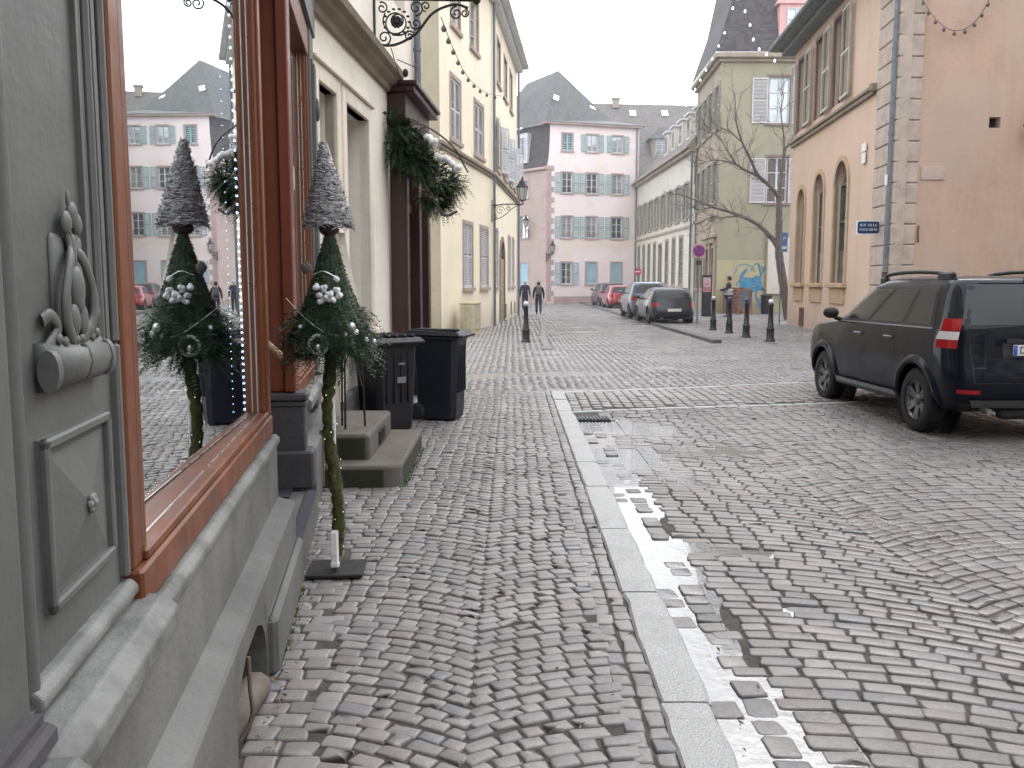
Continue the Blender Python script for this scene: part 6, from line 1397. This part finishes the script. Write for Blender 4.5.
p = G(776, 313, .07); F = frame(p.x+.1, p.y, 0, .07); bn = empty('planter_bench', 'white slatted bench beside the tree foot', 'bench', p.x+.1, p.y, 0, .07); b = MB(F)
for k in range(3): b.box(-.45, .45, -.2+.14*k, -.09+.14*k, .42, .46, None, .005)
b.box(-.45, .45, .22, .25, .55, .85); b.build('seat', M['white_p'], bn)
for xx in (-.38, .38): b = MB(F); b.box(xx-.03, xx+.03, -.18, .24, 0, .42, None, .01); b.build('leg', M['plastic'], bn)
F = frame(12.9, 45.9, 0, 0); wp = empty('notice_wall', 'large white weathered board fixed upright on the olive wall behind the tree', 'board', 12.9, 45.9, 0); b = MB(F); b.box(0, 1.3, -.06, .0, 1.05, 3.9, None, .01)
b.build('panel', stucco('weathered_white', lin(214, 208, 198), .85, 2, .35, .7, .1), wp); b = MB(F); b.box(-.05, 0, -.08, 0, 1.0, 3.95); b.box(1.3, 1.35, -.08, 0, 1.0, 3.95); b.box(0, 1.3, -.08, 0, 3.9, 3.95); b.build('frame', M['rowstone'], wp)
# ================================================================ bare tree
YT = 37.0; tree = empty('bare_tree', 'leafless street tree with a long limb reaching left over the street', 'tree', AT(787, 318, YT).x, YT, 0, 0)
tr = random.Random(9)
def limb(pts, r0, r1): return [AT(px, py, YT+d) for px, py, d in pts], r0, r1
LM = [limb([(789, 319, 0), (786, 300, 0), (782, 275, 0), (779, 252, 0), (779, 225, .1), (779, 198, .2)], .21, .12),
      limb([(780, 252, 0), (773, 240, .1), (762, 228, .2), (748, 219, .3), (730, 212, .5), (712, 207, .7), (695, 200, .9), (676, 193, 1.2)], .13, .025),
      limb([(779, 198, .2), (770, 186, .1), (758, 175, 0), (750, 158, -.1), (742, 142, -.2), (736, 120, -.3), (735, 94, -.3)], .11, .02),
      limb([(779, 198, .2), (781, 180, .3), (782, 167, .4), (786, 148, .5), (796, 141, .7), (806, 128, 1.0)], .10, .03),
      limb([(783, 165, .4), (784, 140, .5), (781, 112, .5), (784, 95, .5)], .05, .015),
      limb([(758, 175, 0), (745, 170, -.3), (735, 164, -.5), (715, 160, -.8), (695, 166, -1.2)], .06, .012),
      limb([(742, 142, -.2), (730, 132, .2), (716, 125, .5), (704, 112, .9)], .045, .012),
      limb([(737, 165, -.5), (727, 150, -.9), (720, 138, -1.2), (708, 128, -1.5)], .035, .01),
      limb([(748, 219, .3), (735, 216, 0), (722, 218, -.3), (708, 221, -.7)], .04, .01),
      limb([(712, 207, .7), (700, 210, .5), (688, 218, .2)], .03, .008)]
tk = MB(); bm2 = MB(); tw = MB()
for i, (P, a, c) in enumerate(LM):
    Q = bent(P, 5); n = len(Q); rs = [(.85 if i else 1)*(a+(c-a)*k/(n-1))*(1+.05*math.sin(k*2.3+i)) for k in range(n)]
    (tk if i == 0 else bm2).tube(Q, rs, 9)
    for k in range(3 if i else n, n):
        if tr.random() < (.55 if i < 4 else .75):
            d = (Q[min(k+1, n-1)]-Q[k-1]).normalized(); s_ = Vector((tr.gauss(0, 1), tr.gauss(0, 1), tr.gauss(.3, .8))).normalized(); dd = (d*.8+s_*.9).normalized(); L = tr.uniform(.5, 1.6); q = Q[k]
            T_ = [q]; 
            for m_ in range(4): dd = (dd+Vector((tr.gauss(0, .22), tr.gauss(0, .22), tr.gauss(.06, .18)))).normalized(); T_.append(T_[-1]+dd*L/4)
            tw.tube(T_, [min(.018, rs[k]*.6), .012, .009, .006, .004], 5, False)
            for m_ in (1, 2, 3, 4):
                for rep in range(3):
                    if tr.random() < .85:
                        d3 = (dd+Vector((tr.gauss(0, .7), tr.gauss(0, .7), tr.gauss(.1, .6)))).normalized(); l3 = tr.uniform(.2, .7); e_ = T_[m_]+d3*l3*.5; tw.tube([T_[m_], e_, e_+(d3+Vector((tr.gauss(0, .3), tr.gauss(0, .3), .15)))*l3*.5], [.006, .004, .0025], 4, False)
tk.build('trunk', M['bark'], tree); bm2.build('branches', M['bark'], tree); tw.build('twigs', M['bark'], tree)
# ================================================================ strings of bulbs across the street
def bulbs(label, pts, per, m_, r_=.05, drop=.08, grp='festoon light strings over the street'):
    P = bent(pts, 16); b = MB(); b.tube(P[::2]+[P[-1]], .008, 4, False); o = b.build('festoon_lights', M['iron']); tag(o, label, 'string lights', grp)
    d = [0]
    for i in range(1, len(P)): d.append(d[-1]+(P[i]-P[i-1]).length)
    k = 0
    for j in range(per):
        s_ = d[-1]*(j+.5)/per
        while k < len(d)-2 and d[k+1] < s_: k += 1
        q = P[k].lerp(P[k+1], (s_-d[k])/max(1e-6, d[k+1]-d[k])); g = MB(); g.lathe([(.3*r_, -.0), (.45*r_, -.3*drop), (.9*r_, -.7*drop), (r_, -1.1*drop), (.7*r_, -1.6*drop), (.05*r_, -1.8*drop)], 8, Matrix.Translation(q)); g.build('bulb', m_, o, local=True)
bulbs('sagging string of dark bulbs on the salmon wall at the upper right', [FE @ Vector((.1, -.3, 8.9)), FE @ Vector((.55, -.2, 8.1)), FE @ Vector((1.15, -.2, 7.62)), FE @ Vector((1.75, -.2, 7.85)), FE @ Vector((2.3, -.25, 8.9))], 13, M['bulb'], .045, .07)
bulbs('string of small bulbs drooping along the yellow facade from the iron bracket', [AT(441, 17, 15), AT(453, 48, 19), AT(468, 77, 24), AT(487, 93, 29), AT(508, 97, 33)], 11, M['bulb'], .05, .07)
bulbs('string of lit white bulbs running down the street past the mansard edge', [AT(738, -12, 30), AT(728, 22, 31), AT(718, 46, 33), AT(703, 74, 36), AT(684, 108, 41)], 9, M['bulb_w'], .038, .06)
bulbs('string of lit white bulbs crossing in front of the slate mansard roof', [AT(735, -10, 29), AT(748, 16, 29), AT(755, 42, 29), AT(766, 52, 28.5), AT(779, 62, 28)], 7, M['bulb_w'], .038, .06)
# ================================================================ people
def skin(name, V, E_, Rd, mat, par=None, sub=2):
    me = bpy.data.meshes.new(name); me.from_pydata(V, E_, []); o = bpy.data.objects.new(name, me); COL.objects.link(o); o.parent = par
    o.modifiers.new('skin', 'SKIN')
    if not me.skin_vertices: me.skin_vertices.new() if hasattr(me.skin_vertices, 'new') else None
    sv = me.skin_vertices[0].data
    for i, r_ in enumerate(Rd): sv[i].radius = r_ if isinstance(r_, tuple) else (r_, r_)
    sv[0].use_root = True
    if sub: s_ = o.modifiers.new('sub', 'SUBSURF'); s_.levels = sub; s_.render_levels = sub
    bpy.context.view_layer.update(); nm = bpy.data.meshes.new_from_object(o.evaluated_get(bpy.context.evaluated_depsgraph_get())); o.modifiers.clear(); o.data = nm; nm.name = name
    nm.materials.clear(); nm.materials.append(mat); nm.polygons.foreach_set('use_smooth', [True]*len(nm.polygons)); WM[o.name] = Matrix(); return o
def person(label, x, y, rz, z, h, top, legs, hairc, stride=.25, arms=((.30, .05), (.30, -.05)), elbow=(.02, .02), hat=None, reach=None, coat=0):
    s = h/1.75; root_ = None
    k = lambda *p: tuple(c*s for c in p)
    hip, kn, an = .92, .50, .08
    J = {'pelvis': k(0, 0, .95), 'waist': k(0, 0, 1.10), 'chest': k(0, .01, 1.32), 'neckb': k(0, 0, 1.46), 'neck': k(0, .01, 1.53), 'head': k(0, .02, 1.62), 'crown': k(0, .01, 1.70)}
    V = list(J.values()); names = list(J); E_ = [(0, 1), (1, 2), (2, 3), (3, 4), (4, 5), (5, 6)]; Rd = [k(.15, .11), k(.13, .10), k(.16, .11), k(.07, .06), k(.055, .055), k(.078, .095), k(.06, .075)]
    def add(p, par_, r_): V.append(p); E_.append((par_, len(V)-1)); Rd.append(r_ if isinstance(r_, tuple) else (r_*s, r_*s)); return len(V)-1
    legi = []; armi = []
    for sd, st in ((-1, stride), (1, -stride)):
        a = add(k(sd*.09, 0, .88), 0, .095); c = add(k(sd*.095, st*.45, .50+abs(st)*.03), a, .062); d = add(k(sd*.09, st*.9-(.10 if st < 0 else 0), .10+(.05 if st < 0 else 0)), c, .042); e = add(k(sd*.10, st*.9+.13-(.10 if st < 0 else 0), .045+(.02 if st < 0 else 0)), d, .038); legi.append((a, c, d, e))
    for i, sd in enumerate((-1, 1)):
        a = add(k(sd*.19, 0, 1.42), 3, .058)
        if reach and i == reach[0]: c = add(k(sd*.22, .10, 1.20), a, .045); d = add(k(sd*.16, .38, 1.16), c, .034)
        else: c = add(k(sd*.26, -.02+arms[i][1], 1.14), a, .045); d = add(k(sd*.27, .08+arms[i][1]*1.5, .90), c, .034)
        dv_ = (Vector(V[d])-Vector(V[c])).normalized(); pv = Vector(V[d])+dv_*.09*s; p_ = add(tuple(pv), d, .028)
        for q in range(4):
            o1 = pv+Vector(((q-1.5)*.004, (q-1.5)*.019, -.01))*s+dv_*.035*s; f1 = add(tuple(o1), p_, .009); add(tuple(o1+dv_*.04*s+Vector((0, .008, 0))*s), f1, .007)
        t1 = add(tuple(pv+Vector((0, .035, .0))*s), p_, .010); add(tuple(pv+Vector((0, .045, -.03))*s), t1, .008); armi.append((a, c, d))
    body = skin('person', V, E_, Rd, M['skin']); tag(body, label, 'person')
    ch = []
    # jacket
    jv = [V[0], V[1], V[2], V[3], k(0, 0, .86-coat)]; je = [(0, 1), (1, 2), (2, 3), (0, 4)]; jr = [k(.175, .14), k(.16, .13), k(.19, .14), k(.09, .08), k(.18, .145)]
    for a, c, d in armi: o = len(jv); jv += [V[a], V[c], tuple(Vector(V[d])*.97+Vector(V[c])*.03)]; je += [(3, o), (o, o+1), (o+1, o+2)]; jr += [k(.078, .078), k(.062, .062), k(.05, .05)]
    ch.append(skin('jacket', jv, je, jr, top, body))
    tv = [V[0]]; te = []; trr = [k(.155, .12)]
    for a, c, d, e in legi: o = len(tv); tv += [V[a], V[c], tuple(Vector(V[d])+Vector((0, 0, .0)))]; te += [(0, o), (o, o+1), (o+1, o+2)]; trr += [k(.108, .108), k(.08, .08), k(.064, .064)]
    ch.append(skin('trousers', tv, te, trr, legs, body))
    for a, c, d, e in legi:
        d_ = Vector(V[d]); e_ = Vector(V[e]); ch.append(skin('shoe', [tuple(d_+Vector((0, -.05, -.03))*s), tuple(d_+Vector((0, .03, -.03))*s), tuple(e_+Vector((0, .02, 0)))], [(0, 1), (1, 2)], [k(.045, .045), k(.05, .05), k(.042, .035)], M['shoe'], body, 1))
    b = MB(); b.ball(k(0, -.012, 1.665), .105*s, 16, (.92, 1.05, 1.02))
    hair = b.build('hat' if hat else 'hair', hat or hairc, body, smooth=True)
    for v in hair.data.vertices:
        if v.co.y > .05*s and v.co.z < 1.68*s: v.co.y = .04*s
    b = MB(); b.ball(k(0, .108, 1.62), .016*s, 8, (.8, 1, 1.3)); 
    for sd in (-1, 1): b.ball(k(sd*.08, .02, 1.62), .022*s, 8, (.4, .8, 1.2))
    b.build('nose_and_ears', M['skin'], body, smooth=True); b = MB()
    for sd in (-1, 1): b.ball(k(sd*.032, .100, 1.645), .010*s, 8)
    b.box(-.025*s, .025*s, .100*s, .112*s, 1.575*s, 1.582*s); b.build('eyes_and_mouth', M['black'], body)
    body.location = (x, y, z); body.rotation_euler = (0, 0, rz); return body
p = G(538.5, 315); person('walker in dark coat with blue shoes, right-hand one of the two on the pavement', p.x, p.y, R(3), .0, 1.66, M['blackcloth'], M['jeans'], M['hair'], .22)
pp = p
b = MB(); b.box(-.15, .15, -.30, -.15, 1.0, 1.42, None, .05); b.box(-.11, .11, -.34, -.29, 1.04, 1.25, None, .02); bp = b.build('backpack', M['greybag'], None, .01); bp.location = (p.x, p.y+.02, 0); tag(bp, 'grey backpack on the back of the right-hand walker', 'backpack')
b = MB()
for sd in (-1, 1): b.tube(bent([(sd*.11, -.16, 1.38), (sd*.12, -.02, 1.50), (sd*.13, .13, 1.35), (sd*.12, -.05, 1.05)], 5), .018, 6)
b.build('strap', M['greybag'], bp, local=True)
p = G(525, 311.5); person('taller walker in navy coat and pale hat beside the backpacker, seen from behind', p.x, p.y, R(-2), 0, 1.74, M['navy'], M['blackcloth'], M['hair'], -.15, hat=M['paleblue'], coat=.12)
b = MB(); b.tube([(0, 0, .02), (0, 0, .86)], .012, 6); b.tube(bent([(0, 0, .86), (0, .03, .90), (0, .08, .88)], 4), .012, 6); st = b.build('walking_stick', M['rust']); st.location = (p.x+.33, p.y+.12, 0); tag(st, 'thin brown walking stick held by the taller walker', 'stick')
pm = person('dark-haired man in a navy and white top and dark trousers standing at the information totem', 9.72, 40.6, R(78), .07, 1.82, M['navy'], M['blackcloth'], M['hair'], .05, reach=(0,))
b = MB(); b.lathe([(.168, .98), (.176, 1.0), (.182, 1.15), (.188, 1.25), (.182, 1.27)], 20, Matrix.Diagonal((1.12, .92, 1, 1))); b.build('white_panel', M['paleblue'], pm, smooth=True)
